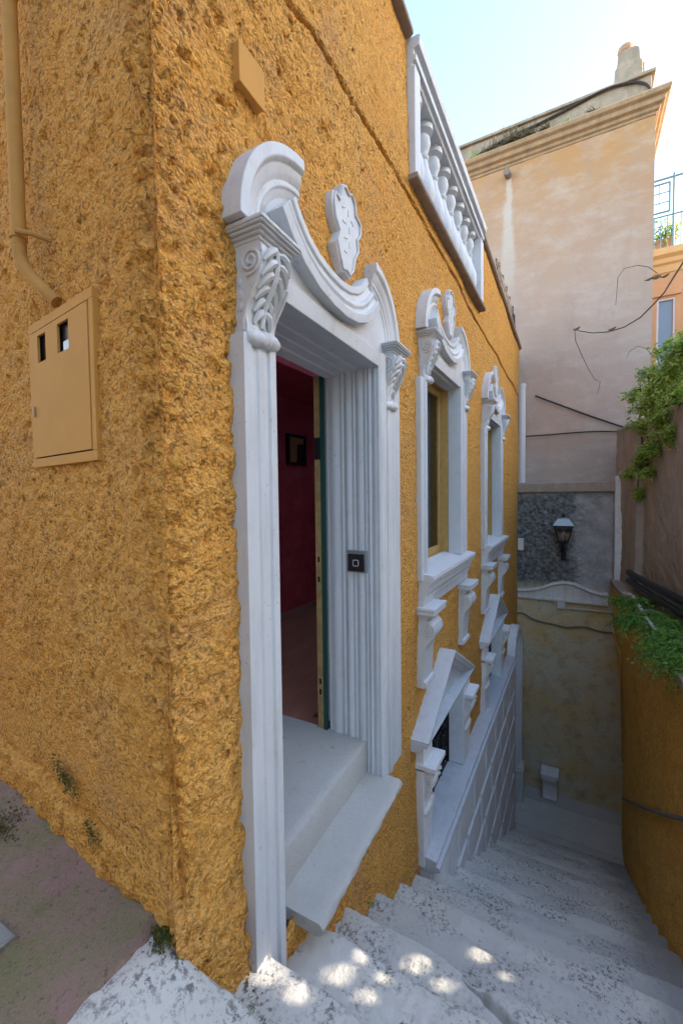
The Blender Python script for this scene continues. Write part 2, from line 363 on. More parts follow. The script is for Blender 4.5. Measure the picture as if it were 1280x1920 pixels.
crack2 = np.array([onZ(a, b, -2.19)[:2] for a, b in [(905, 1836), (935, 1832), (965, 1840), (1010, 1868)]])
def dpoly(x, y, pl):
    d = np.full(x.shape, 9.0)
    for a, b in zip(pl[:-1], pl[1:]):
        ab = b-a; t = np.clip(((x-a[0])*ab[0]+(y-a[1])*ab[1])/(ab@ab), 0, 1); d = np.minimum(d, np.hypot(x-a[0]-t*ab[0], y-a[1]-t*ab[1]))
    return d
for k in range(len(NX)):
    x1 = NX[k]; z1 = NZ[k]; x0 = (NX[k-1] if k else -1.3)-.05; h = (z1-(NZ[k+1] if k < len(NX)-1 else LZ))+.05
    res = .011 if k < 5 else (.018 if k < 9 else .035)
    ya = -.95 if k else -.9; yb = 1.16 if k else 1.20
    if k == 0: ya, yb = -1.2, 1.19
    ny = int((yb-ya)/res); rr = .014
    prof = [(x1+.004, z1-h)]+[(x1+.004, z1-h+(h-rr)*t) for t in np.linspace(.25, 1, 5)]+[(x1-rr+rr*math.cos(a), z1-rr+rr*math.sin(a)) for a in np.linspace(.3, PI/2, 5)]
    prof += [(x, z1) for x in np.linspace(x1-rr-.012, x0, int((x1-x0 if k else 2.1)/res))]
    prof = np.array(prof); yy = np.linspace(yb, ya, ny+1)
    X = np.repeat(prof[None, :, 0], ny+1, 0); Z = np.repeat(prof[None, :, 1], ny+1, 0); Y = np.repeat(yy[:, None], len(prof), 1)
    top = sstep(z1-.06, z1-.01, Z); nose = np.exp(-((X-x1)/.05)**2)
    wear = .022*np.exp(-((Y-.35+.25*vn(Y*0+k*3.1, Y*0, 5))/.55)**2)*nose
    s = k*13
    Xn = X+(.020*fbm(Y*2.3, Z*3+s, s, 4)*(1-.3*top)*nose + .008*fbm(Y*14, Z*14+s, s+5, 3)*nose)
    Zn = Z-wear+top*(.012*fbm(X*4+s, Y*4, s+1, 4)+.006*fbm(X*22, Y*22+s, s+2, 3))-.012*nose*top*np.abs(fbm(Y*9, X*0+s, s+3, 3))
    if k == 0:
        Zn = Zn+.14*sstep(.72, 1.12, Y)*sstep(.1, .7, X)        # the old slab rises towards the corner of the house
        Xn = Xn+nose*(-.06*sstep(.8, 1.05, Y)); Yn = Y+.05*fbm(X*5, Y*0, 91, 4)*sstep(1.05, 1.19, Y)
    else: Yn = Y
    if k == 3:
        Zn = Zn-.07*np.exp(-(dpoly(X, Y, crack)/.015)**2)*top-.035*np.exp(-(dpoly(X, Y, crack2)/.02)**2)*top
        Xn = Xn-.05*np.exp(-((Y-.40)/.06)**2)*nose
    me = gridmesh('step', np.stack([Xn, Yn, Zn], -1)); link('step', me, 'step_stone', stairs, 60)
xl = np.linspace(NX[-1]-.02, 9.6, 5)
for k in range(4):
    b = MB(); b.box(xl[k]+.003, xl[k+1]-.003, -.95, 1.12, LZ-.35, LZ+(.004 if k % 2 else 0)); b.build('paving_slab', 'landing_stone', stairs, 40, .006)
# street pavement at the left of the corner
nx, ny = 150, 130
xs = np.linspace(-1.2, 1.35, nx); ys = np.linspace(1.12, 3.6, ny); X, Y = np.meshgrid(xs, ys)
Z = -1.345-.045*(Y-1.2)-.0*X+.018*fbm(X*3, Y*3, 31, 5)+.006*fbm(X*18, Y*18, 33, 3)
Yn = Y+.07*fbm(X*4.5, X*0, 37, 4)*sstep(1.4, 1.12, Y)
Z = Z-.06*sstep(1.18, 1.12, Y)
pv = link('pavement', gridmesh('pavement', np.stack([X, Yn, Z], -1)), 'pavement', None, 180); tag(pv, kind='structure')
b = MB(); b.box(-40, .6, 1.3, 40, -1.75, -1.56); b.box(-40, -1.28, -40, 1.3, -1.75, -1.56); tag(b.build('street', 'pavement'), kind='structure')

# ---------------------------------------------------------------- ochre house
house = thing('ochre_house', (3, 1.4, -1.5), 'rough ochre stucco house with white baroque door and window surrounds beside the stairs', 'house')
DOOR = (1.29, 2.37, -1.76, .80); W2 = (3.27, 4.45, -.75, 1.12); DXW = 2.55; DZW = -.05
W3 = (W2[0]+DXW, W2[1]+DXW, W2[2]+DZW, W2[3]+DZW); B1 = (3.38, 4.50, -3.0, -1.9); B2 = (B1[0]+DXW, B1[1]+DXW, -3.0, -1.95)
BAL = (3.10, 5.46, 2.30, 3.6)
def ztop(x): return np.where(x < 5.48, 3.24, 3.20-.06*(x-5.48))
crk = [fac(a, b, .02) for a, b in [(545, 0), (575, 35), (612, 92), (640, 140), (662, 182), (722, 278), (760, 348), (820, 458), (860, 530), (895, 600), (940, 680), (970, 735)]]
crx = [.8]+[c[0] for c in crk]; crz = [2.07]+[c[1] for c in crk]
xs = [.80]
while xs[-1] < 9.62: xs.append(xs[-1]+.0062*max(1, (xs[-1]/.95))**1.25)
xs = np.array(xs); zs = np.arange(-6.3, 3.26, .0105)
X, Z = np.meshgrid(xs, zs)
near = sstep(2.6, 1.0, X)
fx_ = 1.25-.35*near
d = (.007+.008*near)*fbm(X*21*fx_+.9*vn(Z*16, X*16, 3), Z*22*fx_+.9*vn(X*15, Z*15, 8), 1, 2) + (.005+.007*near)*(.35-1.7*np.abs(fbm(X*23*fx_, Z*22*fx_, 2, 2))) + .025*vn(X*1.6, Z*1.3, 4)
pit = vn(X*19, Z*19, 10)+.5*vn(X*41, Z*41, 11); d -= (.010+.010*near)*sstep(.36, .54, pit)
d += .014*near*fbm(X*7+Z*3, Z*13, 9, 3)
zc = np.interp(X, crx, crz)+.012*vn(X*7, X*0, 6)
up = sstep(zc-.008, zc+.012, Z); d += .010*up-.04*np.exp(-((Z-zc+.003)/.008)**2)*(.45+.9*np.clip(vn(X*3.3, X*0+4, 7)+.4, 0, 1))
stair_z = np.interp(X, NX, NZ)
d += .03*sstep(.35, .0, Z-stair_z)*sstep(3.1, 2.6, X)
CX0 = .82; rnd = .045; d = d*sstep(CX0-.02, CX0+.04, X)
edge = sstep(CX0+rnd, CX0, X)
Yv = yw(X)-d
Xn = X+0.0
P = np.stack([Xn, Yv, Z], -1)
xc = .5*(X[:-1, :-1]+X[1:, 1:]); zc_ = .5*(Z[:-1, :-1]+Z[1:, 1:])
keep = (zc_ < ztop(xc)) & (zc_ > np.interp(xc, NX, NZ)-.62)
for (a, b_, c, e) in (DOOR, W2, W3, B1, B2, BAL): keep &= ~((xc > a) & (xc < b_) & (zc_ > c) & (zc_ < e))
keep &= ~((xc > 7.0) & (zc_ < -3.0) & (xc < 9.0)) | (zc_ > -3.0)
keep &= xc > CX0-.004
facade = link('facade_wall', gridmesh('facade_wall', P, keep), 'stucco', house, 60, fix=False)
# side wall along the street
SA = R(82.6); C0 = np.array([.822, 1.045, 0]); SD = np.array([math.cos(SA), math.sin(SA), 0]); SN = np.array([-SD[1], SD[0], 0])
def sideP(s_, t, z): p = C0+SD*s_+SN*t; return (p[0], p[1], z)
def onS(px, py, t=0.0):
    r = ray(px, py); k = ((C0+SN*t)@SN)/(r@SN); p = r*k; return float((p-C0)@SD), float(p[2])
ss = [-.02]
while ss[-1] < 3.4: ss.append(ss[-1]+.0068*(1+.55*max(0, ss[-1])))
S, Z = np.meshgrid(np.array(ss), np.arange(-1.75, 3.24, .0098))
dd = .011*fbm(S*21+.8*vn(Z*16, S*16, 39), Z*22+.8*vn(S*15, Z*15, 40), 41, 2)+.008*(.35-1.7*np.abs(fbm(S*24, Z*23, 42, 2)))+.02*vn(S*1.7, Z*1.5, 44)
dd -= .013*sstep(.38, .56, vn(S*17, Z*17, 52)+.5*vn(S*39, Z*39, 53))
smooth = sstep(-.85, -1.1, Z+.25*vn(S*2.2, Z*2, 45)); dd *= 1-.72*smooth
zl = -1.21+.05*vn(S*4, S*0, 46)
dd += .02*sstep(zl+.02, zl-.02, Z)*(.5+vn(S*3, Z*2, 47))-.035*np.exp(-((Z-zl)/.02)**2)*sstep(.2, .6, S)*(.5+vn(S*6, S*0, 48))
dd += sstep(zl, zl-.04, Z)*(.022*fbm(S*14, Z*14, 49, 4)+.012)
s1, zt = onS(42, 632, .03); s0, _ = onS(159, 550, .03); zb = onS(161, 863, .03)[1]
zt = .70
dd = dd*sstep(-.03, .03, S)-.035*sstep(-.6, -1.35, Z)*sstep(.5, .0, S)
dd = np.where((S > s0+.01) & (S < s1-.01) & (Z > zb+.01) & (Z < zt-.01), np.minimum(dd, 0)-.02, dd)
sCab = (s0, s1, zb, zt)
rc = np.exp(-np.clip(S, 0, 9)/.03)
P = C0[None, None]+SD[None, None]*S[..., None]+SN[None, None]*dd[..., None]; P[..., 2] = Z
dfac = yw(CX0)-np.interp(Z[:, :1], zs, Yv[:, 2])[:, 0][:, None]
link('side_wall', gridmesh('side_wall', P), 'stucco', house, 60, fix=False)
# ragged arris of thrown render where the two walls meet
zz = np.arange(-1.72, 3.24, .011); tt = np.linspace(0, 1, 19); T_, Zc = np.meshgrid(tt, zz)
ang = SA+PI/2+0*T_
A_in = np.array([C0[0], C0[1], 0]); off = .004+.030*fbm(T_*3.6+7, Zc*22, 61, 4)+.022*(.3-1.7*np.abs(fbm(T_*4.5, Zc*30, 63, 3)))
th = R(-62)+(R(-216)-R(-62))*T_; rad = np.maximum(.050+off, .042)
cx = C0[0]+.045+.035*sstep(-.6, -1.35, Zc); cy = C0[1]+.04
P = np.stack([cx+rad*np.cos(th), cy+rad*np.sin(th), Zc], -1)
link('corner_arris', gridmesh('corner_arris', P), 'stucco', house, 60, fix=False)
# body of the house that is not seen from here: roof terrace, rear and end walls
b = MB(); b.box(1.02, 1.5, 1.36, 6.4, 2.16, 2.26); b.box(5.9, 9.5, 1.36, 6.4, 2.16, 2.26); b.box(1.5, 5.9, 1.36, 1.66, 2.16, 2.26); b.box(1.5, 5.9, 2.40, 6.4, 2.16, 2.26); b.build('roof_terrace', 'slab_brown', house)  # opening left for an added skylight over the entrance room
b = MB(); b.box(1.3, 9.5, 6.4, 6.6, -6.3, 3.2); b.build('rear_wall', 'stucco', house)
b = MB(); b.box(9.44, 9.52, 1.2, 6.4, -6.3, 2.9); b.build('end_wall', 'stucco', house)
b = MB()
for (x0, x1, z0, z1) in ((1.0, DOOR[0]-.01, -1.7, 2.15), (DOOR[1]+.12, W2[0]-.01, -3.3, 2.15), (W2[1]+.01, W3[0]-.01, -4.6, 2.15), (W3[1]+.01, 9.4, -6.2, 2.15), (DOOR[0], DOOR[1]+.1, .95, 2.15), (W2[0], W2[1], 1.15, 2.15), (W3[0], W3[1], 1.1, 2.15),
                         (W2[0], W2[1], -1.85, -.95), (W3[0], W3[1], -1.9, -1.0), (BAL[1]+.02, 9.4, 2.27, 2.85)):
    b.box(x0, x1, 1.19, 1.36, z0, z1)
b.build('masonry_core', 'dark_room', house)

# -- white head of a surround: consoles with caps, broken curved gable, sagging swag, cartouche
def console(mb, x0, x1, z0, z1, dep, leaf=True, vol=True):
    pr = [(-.1, 1), (.86, 1), (.98, .95), (1.03, .86), (.99, .75), (.88, .64), (.70, .54), (.52, .44), (.41, .34), (.37, .24), (.42, .16), (.38, .06), (.2, .0), (-.1, .02)]
    h = z1-z0; hext(mb, [(a*dep, z0+b*h) for a, b in pr], x0, x1)
    w = x1-x0; xm = .5*(x0+x1)
    fc = lambda a: float(np.interp(a, [.1, .2, .34, .44, .54, .64, .75, .86, .95, 1], [.40, .38, .41, .52, .70, .88, .99, 1.03, .98, .86]))*dep
    mb.tube([(xm, fc(a)+.004, z0+a*h) for a in np.linspace(.95, .2, 10)], [w*.075]*10, 6)
    for i in range(6):                                     # acanthus: curling lobes either side of a midrib
        a = .93-.115*i
        for sx in (-1, 1):
            k = w*(.46-.035*i); q = random.uniform(.85, 1.15)
            mb.tube([(xm+sx*k*t, fc(a-.16*t*q-.02)+.012*math.sin(PI*t*.9)*dep/.115+.002, z0+(a-.16*t*t*q)*h+.02*h*math.sin(PI*t)) for t in (.08, .3, .55, .8, 1.0)], [w*.05, w*.085, w*.095, w*.07, w*.03], 6)
    hb = w*.56
    mb.tube([(xm+hb*u, dep*.50-.010*abs(u), z0+h*.065+.010*u) for u in (-1, -.9, -.7, -.35, -.2, 0, .2, .35, .7, .9, 1)], [h*q for q in (.03, .065, .085, .095, .075, .10, .075, .095, .085, .065, .03)], 9)
    for xs_ in ((x0-.002), (x1+.002)):
        mb.tube([(xs_, a, b) for a, b in spiral((dep*.58, z0+h*.80), dep*.40, dep*.06, 2.1, -PI*.6, 34)], .0065*dep/.12, 5)
        mb.tube([(xs_, a*dep, z0+b*h) for a, b in [(.93, .66), (.68, .50), (.42, .36), (.28, .22), (.27, .12)]], .006*dep/.12, 5)
        for q in range(3): mb.ball((xs_, dep*(.16+.02*q), z0+h*(.62-.13*q)), (.006, dep*.08, h*.05), 6, 4)
def cap(mb, x0, x1, z, dep, t=1.0):
    for k, (a, za, zb) in enumerate(((1, 0, -.014), (.97, -.014, -.022), (.90, -.022, -.032), (.82, -.032, -.042), (.74, -.042, -.056))):
        e = (1-a)*dep*.9; mb.box(x0+e, x1-e, -.08, dep*a, z+zb*t, z+za*t)
def arcpath(cx, cz, r, a0, a1, n=16): return [(cx+r*math.cos(a), cz+r*math.sin(a)) for a in np.linspace(a0, a1, n+1)]
CART = [(1.80, 1.40), (1.815, 1.455), (1.865, 1.447), (1.892, 1.49), (1.905, 1.535), (1.94, 1.556), (1.98, 1.535), (2.02, 1.558), (2.06, 1.53), (2.068, 1.475), (2.135, 1.452), (2.13, 1.39), (2.085, 1.345), (2.10, 1.285), (2.05, 1.225), (2.025, 1.15), (1.985, 1.105), (1.94, 1.12), (1.90, 1.105), (1.868, 1.155), (1.835, 1.225), (1.865, 1.285), (1.815, 1.335)]
def head(parent, dx, dz, wob):
    def F(mb, name, bev=.004, mat='white_trim'):
        mb.map(lambda x, d, z: (x+dx, d, z+dz)); mb.map(FT); return mb.build(name, mat, parent, 42, bev)
    xa, xb = (1.135, 1.335), (2.43, 2.655)
    for (x0, x1) in (xa, xb):
        c = MB(); console(c, x0+.018, x1-.018, .535, .865, .115); F(c, 'console', 0)
        c = MB(); cap(c, x0-.022, x1+.022, .918, .150); F(c, 'capital', .004)
    pr = [(0, -.03), (0, .082), (-.040, .084), (-.048, .076), (-.055, .066), (-.085, .060), (-.105, .046), (-.112, .052), (-.125, .052), (-.131, .044), (-.150, .040), (-.158, .032), (-.215, .028), (-.215, -.03)]
    m_ = MB(); sweep(m_, arcpath(1.515, .925, .425, PI, PI/2+.06, 22), pr); F(m_, 'gable_arc', .003)
    m_ = MB(); sweep(m_, arcpath(2.27, .925, .40, PI/2-.02, 0, 22), [(n, dd_*.9) for n, dd_ in pr]); F(m_, 'gable_arc', .003)
    sp = [(-.088, -.03), (-.088, .100), (-.045, .104), (-.038, .088), (-.020, .080), (-.004, .090), (.010, .086), (.018, .070), (.050, .064), (.058, .076), (.088, .076), (.092, .068), (.092, -.03)]
    path = [(1.37, 1.12), (1.42, 1.065), (1.50, 1.005), (1.60, .965), (1.72, .945), (1.84, .940), (1.95, .955), (2.05, .99), (2.13, 1.04), (2.20, 1.11)]
    m_ = MB(); sweep(m_, path, sp); F(m_, 'swag', .003)
    m_ = MB(); pext(m_, [(1.30, .80), (2.45, .80), (2.45, 1.0), (2.36, 1.12), (2.22, 1.14), (2.10, 1.04), (1.84, .97), (1.58, 1.0), (1.46, 1.1), (1.36, 1.0), (1.30, .93)], -.06, .046); F(m_, 'tympanum', .003)
    m_ = MB(); pext(m_, CART, -.03, .042)
    mid = (sum(p[0] for p in CART)/len(CART), sum(p[1] for p in CART)/len(CART))
    rim = [(mid[0]+(x-mid[0])*.90, .046, mid[1]+(z-mid[1])*.93) for x, z in CART]; m_.tube(rim+[rim[0]], .009, 5)
    ct = F(m_, 'cartouche', .005)
    for i, (x, z, w, h, a) in enumerate([(1.925, 1.435, .040, .008, .5), (1.975, 1.430, .008, .030, .1), (2.02, 1.405, .034, .008, -.4), (1.93, 1.365, .042, .008, .1), (1.985, 1.35, .008, .032, .2), (1.945, 1.295, .040, .008, .3), (1.985, 1.275, .008, .028, -.2), (1.94, 1.225, .030, .008, .1)]):
        m_ = MB(); c_, s_ = math.cos(a), math.sin(a); pext(m_, [(x+u*c_-v*s_, z+u*s_+v*c_) for u, v in ((-w/2, -h/2), (w/2, -h/2), (w/2, h/2), (-w/2, h/2))], .038, .046)
        m_.map(lambda x, d, z: (x+dx, d, z+dz)); m_.map(FT); m_.build('raised_mark', 'white_worn', ct, 42, .002)

# -- door
LP = [(1.128, -.06), (1.128, .052), (1.165, .056), (1.171, .048), (1.196, .048), (1.203, .057), (1.243, .057), (1.249, .047), (1.262, .047), (1.268, .058), (1.298, .062), (1.306, .055), (1.312, -.02)]
m_ = MB(); vext(m_, LP, -1.95, .56); LPz = len(m_.v)
surround = FB(m_, 'door_surround', 'white_trim', house, smooth=30, bevel=.002)
rv = [(2.36, .058), (2.352, .045)]
for (d0, d1, bulge) in ((.04, .0, .010), (-.002, -.03, .014), (-.032, -.055, .008), (-.06, -.11, .012), (-.114, -.135, .006), (-.14, -.19, .014), (-.195, -.22, .006), (-.225, -.30, .013)):
    for t in np.linspace(0, 1, 6): rv.append((2.362-bulge*math.sin(PI*t), d0+(d1-d0)*t))
rv += [(2.362, -.32), (2.60, -.32), (2.70, -.06), (2.705, .052), (2.535, .052), (2.53, .060), (2.50, .064), (2.472, .060), (2.468, .048), (2.44, .048), (2.436, .066), (2.40, .070), (2.375, .066)]
m_ = MB(); vext(m_, rv, -1.79, .84); m_.v = [(x, d, z) for x, d, z in m_.v]
FB(m_, 'jamb', 'white_trim', surround, smooth=35)
m_ = MB(); hext(m_, [(-.32, .74), (-.24, .74), (-.235, .752), (-.17, .752), (-.165, .760), (-.10, .760), (-.095, .768), (-.03, .768), (-.02, .758), (.052, .758), (.058, .80), (.06, .84), (-.32, .84)], 1.25, 2.44); FB(m_, 'lintel', 'white_trim', surround, bevel=.003)
m_ = MB(); m_.box(1.25, 1.315, -.32, -.0, -1.78, .84); FB(m_, 'jamb', 'white_trim', surround)
head(surround, 0, 0, 0)
def slab(mb, x0, x1, d0, d1, z0, z1, zf=0.0):
    nx_ = 30; prof = [(d0, z0), (d0, z1)]+[(d0+(d1-d0)*t, z1+zf*t) for t in np.linspace(.2, .93, 6)]+[(d1-.012, z1+zf-.004), (d1, z1+zf-.02), (d1-.004, z0+zf+.015), (d1-.03, z0+zf)]
    mb.loft([[(x, d+.003*random.uniform(-1, 1)*(d > d1-.03), z+.001*random.uniform(-1, 1)) for d, z in prof] for x in np.linspace(x0, x1, nx_)])
m_ = MB(); slab(m_, 1.40, 2.385, -.10, .172, -1.800, -1.742, 0); FB(m_, 'threshold_slab', 'travertine', house, smooth=50)
m_ = MB(); slab(m_, 1.25, 2.37, -.75, -.050, -1.80, -1.545, 0); FB(m_, 'door_step', 'travertine', house, smooth=50)
# room behind the door
fr = thing('entrance_room', (2, 2.5, -1.5)); fr.name = 'entrance_room'
bpy.data.objects.remove(fr)
b = MB(); b.box(1.2, 6.2, 1.62, 3.4, -1.66, -1.552); b.box(1.2, 2.46, 1.46, 1.62, -1.66, -1.552); b.build('room_floor', 'red_floor', house)
b = MB(); b.box(1.2, 6.2, 3.22, 3.36, -1.56, 1.3); rw = b.build('room_wall', 'plum_wall', house)
b = MB(); b.box(1.21, 6.14, 3.205, 3.23, -1.55, -1.47); b.build('skirting_board', 'skirting', rw)
b = MB(); b.box(1.2, 1.5, 1.36, 3.4, 1.22, 1.3); b.box(5.9, 6.2, 1.36, 3.4, 1.22, 1.3); b.box(1.5, 5.9, 1.36, 1.66, 1.22, 1.3); b.box(1.5, 5.9, 2.40, 3.4, 1.22, 1.3); b.box(6.15, 6.2, 1.62, 3.4, -1.6, 1.3); b.build('room_ceiling', 'plum_wall', house)
b = MB(); b.box(1.14, 1.20, 1.40, 3.4, -1.6, 1.3); b.box(2.47, 3.08, 1.47, 1.52, -1.6, 1.22); b.box(3.08, 6.2, 1.60, 1.64, -1.6, 1.22); b.box(1.46, 1.50, 1.66, 2.40, 1.3, 2.16); b.box(5.9, 5.94, 1.66, 2.40, 1.3, 2.16); b.box(1.46, 5.94, 1.62, 1.66, 1.3, 2.16); b.box(1.46, 5.94, 2.40, 2.44, 1.3, 2.16); b.build('room_shell', 'curtain', house)  # added skylight shaft and pale unseen walls that brighten the room
dfm = MB(); dfm.box(2.345, 2.362, 1.425, 1.452, -1.548, .76); df = dfm.build('door_frame', 'green_paint', house)
b = MB(); b.box(2.352, 2.378, 1.4525, 1.500, -1.548, .76); lp = b.build('lock_plate', 'brass_edge', df)
b = MB(); b.box(2.345, 2.3515, 1.455, 1.495, .23, .37); b.build('hinge', 'black_plastic', df)
for z in (-.42, -.55, -1.23, -1.30): b = MB(); b.box(2.348, 2.3515, 1.470, 1.484, z-.018, z+.018); b.build('bolt_hole', 'black_plastic', df)

# -- upper windows
def window(dx, dz, full, lab):
    def F(mb, name, mat, par, **k): mb.map(lambda x, d, z: (x+dx, d, z+dz)); mb.map(FT); return mb.build(name, mat, par, **k)
    z0, z1 = -.62, 1.12
    m_ = MB(); vext(m_, [(3.17, -.05), (3.17, .045), (3.20, .05), (3.23, .05), (3.235, .06), (3.275, .064), (3.29, .058), (3.292, -.12), (3.20, -.12)], z0-.06, .90)
    root = F(m_, 'window_surround', 'white_trim', house, smooth=30, bevel=.002)
    m_ = MB(); vext(m_, [(4.40, .058), (4.396, .02), (4.402, -.075), (4.55, -.09), (4.72, -.05), (4.725, .045), (4.60, .045), (4.595, .058), (4.56, .062), (4.52, .058), (4.516, .048), (4.47, .048), (4.466, .064), (4.43, .066)], z0, 1.14); F(m_, 'jamb', 'white_trim', root, smooth=30, bevel=.002)
    m_ = MB(); hext(m_, [(-.10, 1.055), (.0, 1.055), (.01, 1.07), (.05, 1.07), (.056, 1.17), (-.10, 1.17)], 3.27, 4.48); F(m_, 'lintel', 'white_trim', root, bevel=.003)
    si = [(-.12, -.60), (.02, -.625), (.10, -.635), (.128, -.64), (.132, -.67), (.118, -.685), (.118, -.70), (.09, -.72), (.085, -.76), (.078, -.79), (.062, -.81), (.062, -.83), (.05, -.85), (.045, -.92), (-.05, -.92)]
    m_ = MB(); hext(m_, si, 3.20, 4.74); F(m_, 'sill', 'white_trim', root, smooth=35, bevel=.002)
    head_p = root; head(root, 2.1+dx, .345+dz, 0)
    # timber reveal and sash
    m_ = MB()
    m_.box(4.395, 4.45, -.24, -.078, -.60, 1.06); m_.box(3.29, 4.39, -.24, -.105, 1.056, 1.12); m_.box(3.25, 3.288, -.24, -.125, -.60, 1.06); m_.box(3.29, 4.39, -.24, -.125, -.68, -.598)
    wf = F(m_, 'window_frame', 'wood_frame', root, bevel=.003)
    m_ = MB(); dA, dB = -.19, -.15
    m_.box(3.29, 3.35, dA, dB, -.597, 1.05); m_.box(4.335, 4.394, dA, dB, -.597, 1.05); m_.box(3.35, 4.335, dA, dB, -.597, -.53); m_.box(3.35, 4.335, dA, dB, .985, 1.05); m_.box(3.80, 3.87, dA, dB+.003, -.53, .985)
    F(m_, 'sash', 'wood_frame', wf if False else root, bevel=.004)
    for a, b_ in ((3.35, 3.80), (3.87, 4.335)):
        m_ = MB(); m_.box(a, b_, -.175, -.170, -.53, .985); F(m_, 'pane', 'glass', root)
    for a, b_ in ((3.36, 3.70), (3.90, 4.32)):
        m_ = MB(); n_ = 40; xx = np.linspace(a, b_, n_)
        m_.loft([[(x, -.215+.012*math.sin(i*1.1), z) for i, x in enumerate(xx)] for z in (-.58, 1.03)], False, False); F(m_, 'curtain', 'curtain', root)
    m_ = MB(); m_.box(3.1, 4.6, -.48, -.45, -.9, 1.3); m_.box(3.1, 3.14, -.45, -.27, -.9, 1.3); m_.box(4.56, 4.6, -.45, -.27, -.9, 1.3); m_.box(3.14, 4.56, -.45, -.27, 1.26, 1.3); m_.box(3.14, 4.56, -.45, -.27, -.9, -.86); F(m_, 'room_shell', 'dark_room', root)
    # two corbels under the sill
    for (x0, x1, zt) in ((3.15, 3.49, -.885), (4.44, 4.80, -.945)):
        m_ = MB(); m_.box(x0, x1, -.05, .155, zt-.022, zt); m_.box(x0+.01, x1-.01, -.05, .145, zt-.030, zt-.022); m_.box(x0+.004, x1-.004, -.05, .150, zt-.055, zt-.030); m_.box(x0+.03, x1-.03, -.05, .115, zt-.075, zt-.055); m_.box(x0+.05, x1-.05, -.05, .085, zt-.105, zt-.075)
        pr = [(-.05, -.105), (.05, -.105), (.095, -.115), (.128, -.145), (.140, -.19), (.130, -.235), (.10, -.275), (.072, -.31), (.060, -.36), (.055, -.44), (.050, -.52), (.048, -.60), (.066, -.61), (.070, -.64), (.050, -.66), (-.05, -.66)]
        hext(m_, [(a, zt+b_) for a, b_ in pr], x0+.055, x1-.055)
        for xs_ in (x0+.053, x1-.053): m_.tube([(xs_, a, b_) for a, b_ in spiral((.080, zt-.185), .055, .008, 2.0, PI*.5, 30, -1)], .006, 5)
        F(m_, 'corbel', 'white_trim', root, smooth=30, bevel=.003)
    return root
window(0, 0, True, ''); window(DXW, DZW, True, '')
# -- cellar windows
def cellar(dx, dz):
    def F(mb, name, mat, par, **k): mb.map(lambda x, d, z: (x+dx, d, z+dz)); mb.map(FT); return mb.build(name, mat, par, **k)
    m_ = MB(); vext(m_, [(3.17, -.05), (3.17, .055), (3.33, .062), (3.38, .06), (3.385, -.14), (3.2, -.14)], -2.98, -2.0); root = F(m_, 'cellar_window', 'block_white', house, smooth=30, bevel=.003)
    m_ = MB(); vext(m_, [(4.48, .06), (4.475, -.14), (4.7, -.14), (4.80, -.05), (4.805, .055), (4.55, .060)], -2.88, -2.0); F(m_, 'jamb', 'block_white', root, smooth=30, bevel=.003)
    for (x0, x1) in ((3.15, 3.44), (4.52, 4.83)):
        m_ = MB(); m_.box(x0, x1, -.05, .155, -2.175, -2.135); m_.box(x0+.02, x1-.02, -.05, .135, -2.20, -2.175); F(m_, 'capital', 'block_white', root, bevel=.005)
        m_ = MB(); console(m_, x0+.035, x1-.04, -2.56, -2.20, .115); F(m_, 'console', 'white_worn', root)
    m_ = MB(); sl = [(-.16, -2.88), (.0, -2.89), (.05, -2.895), (.05, -2.96), (-.16, -2.96)]; hext(m_, sl, 3.22, 4.78); F(m_, 'sill', 'white_trim', root)
    # gable: level cornice, two raking cornices, sunk field
    z_b = -1.98; x0, x1, xm, za = 3.05, 4.72, 3.86, -1.43
    m_ = MB(); hext(m_, [(-.05, z_b), (.05, z_b), (.055, z_b+.02), (.085, z_b+.025), (.09, z_b+.045), (.12, z_b+.05), (.13, z_b+.08), (-.05, z_b+.09)], x0, x1); F(m_, 'cornice', 'white_trim', root, bevel=.003)
    rp = [(0, -.05), (0, .135), (-.022, .135), (-.030, .12), (-.055, .115), (-.062, .09), (-.085, .085), (-.09, .06), (-.11, .055), (-.11, -.05)]
    m_ = MB(); sweep(m_, [(x0, z_b+.095), (xm, za)], rp); F(m_, 'raking_cornice', 'white_trim', root, bevel=.002)
    m_ = MB(); sweep(m_, [(xm, za), (x1, z_b+.095)], rp); F(m_, 'raking_cornice', 'white_trim', root, bevel=.002)
    m_ = MB(); pext(m_, [(x0+.1, z_b+.05), (x1-.1, z_b+.05), (xm, za-.06)], -.05, .03); F(m_, 'gable_field', 'white_trim', root)
    # wrought scrolls in front of a dark cellar
    m_ = MB(); m_.box(3.3, 4.6, -.62, -.60, -3.0, -1.9); m_.box(3.38, 4.5, -.6, -.2, -1.94, -1.9); m_.box(3.38, 4.5, -.6, -.2, -3.0, -2.97); m_.box(3.36, 3.38, -.6, -.16, -3, -1.9); m_.box(4.5, 4.52, -.6, -.16, -3, -1.9); F(m_, 'cellar_shell', 'dark_room', root)
    m_ = MB(); dg = -.10
    for i in range(4):
        for j in range(4):
            cx_, cz_ = 3.50+.27*i, -2.78+.23*j; sg = 1 if (i+j) % 2 else -1
            m_.tube([(a, dg, b_) for a, b_ in spiral((cx_-.045, cz_), .085, .015, 1.6, PI*.25*sg, 20, sg)], .010, 5); m_.tube([(a, dg, b_) for a, b_ in spiral((cx_+.05, cz_+.06), .065, .012, 1.5, PI*1.2*sg, 18, -sg)], .009, 5)
    for i in range(5): m_.tube([(3.39+.27*i, dg, -2.90), (3.39+.27*i, dg, -1.97)], .009, 5)
    for z in (-2.86, -2.42, -2.02): m_.tube([(3.38, dg, z), (4.49, dg, z)], .009, 5)
    F(m_, 'grille', 'dark_iron', root)
cellar(0, 0); cellar(DXW, -.03)
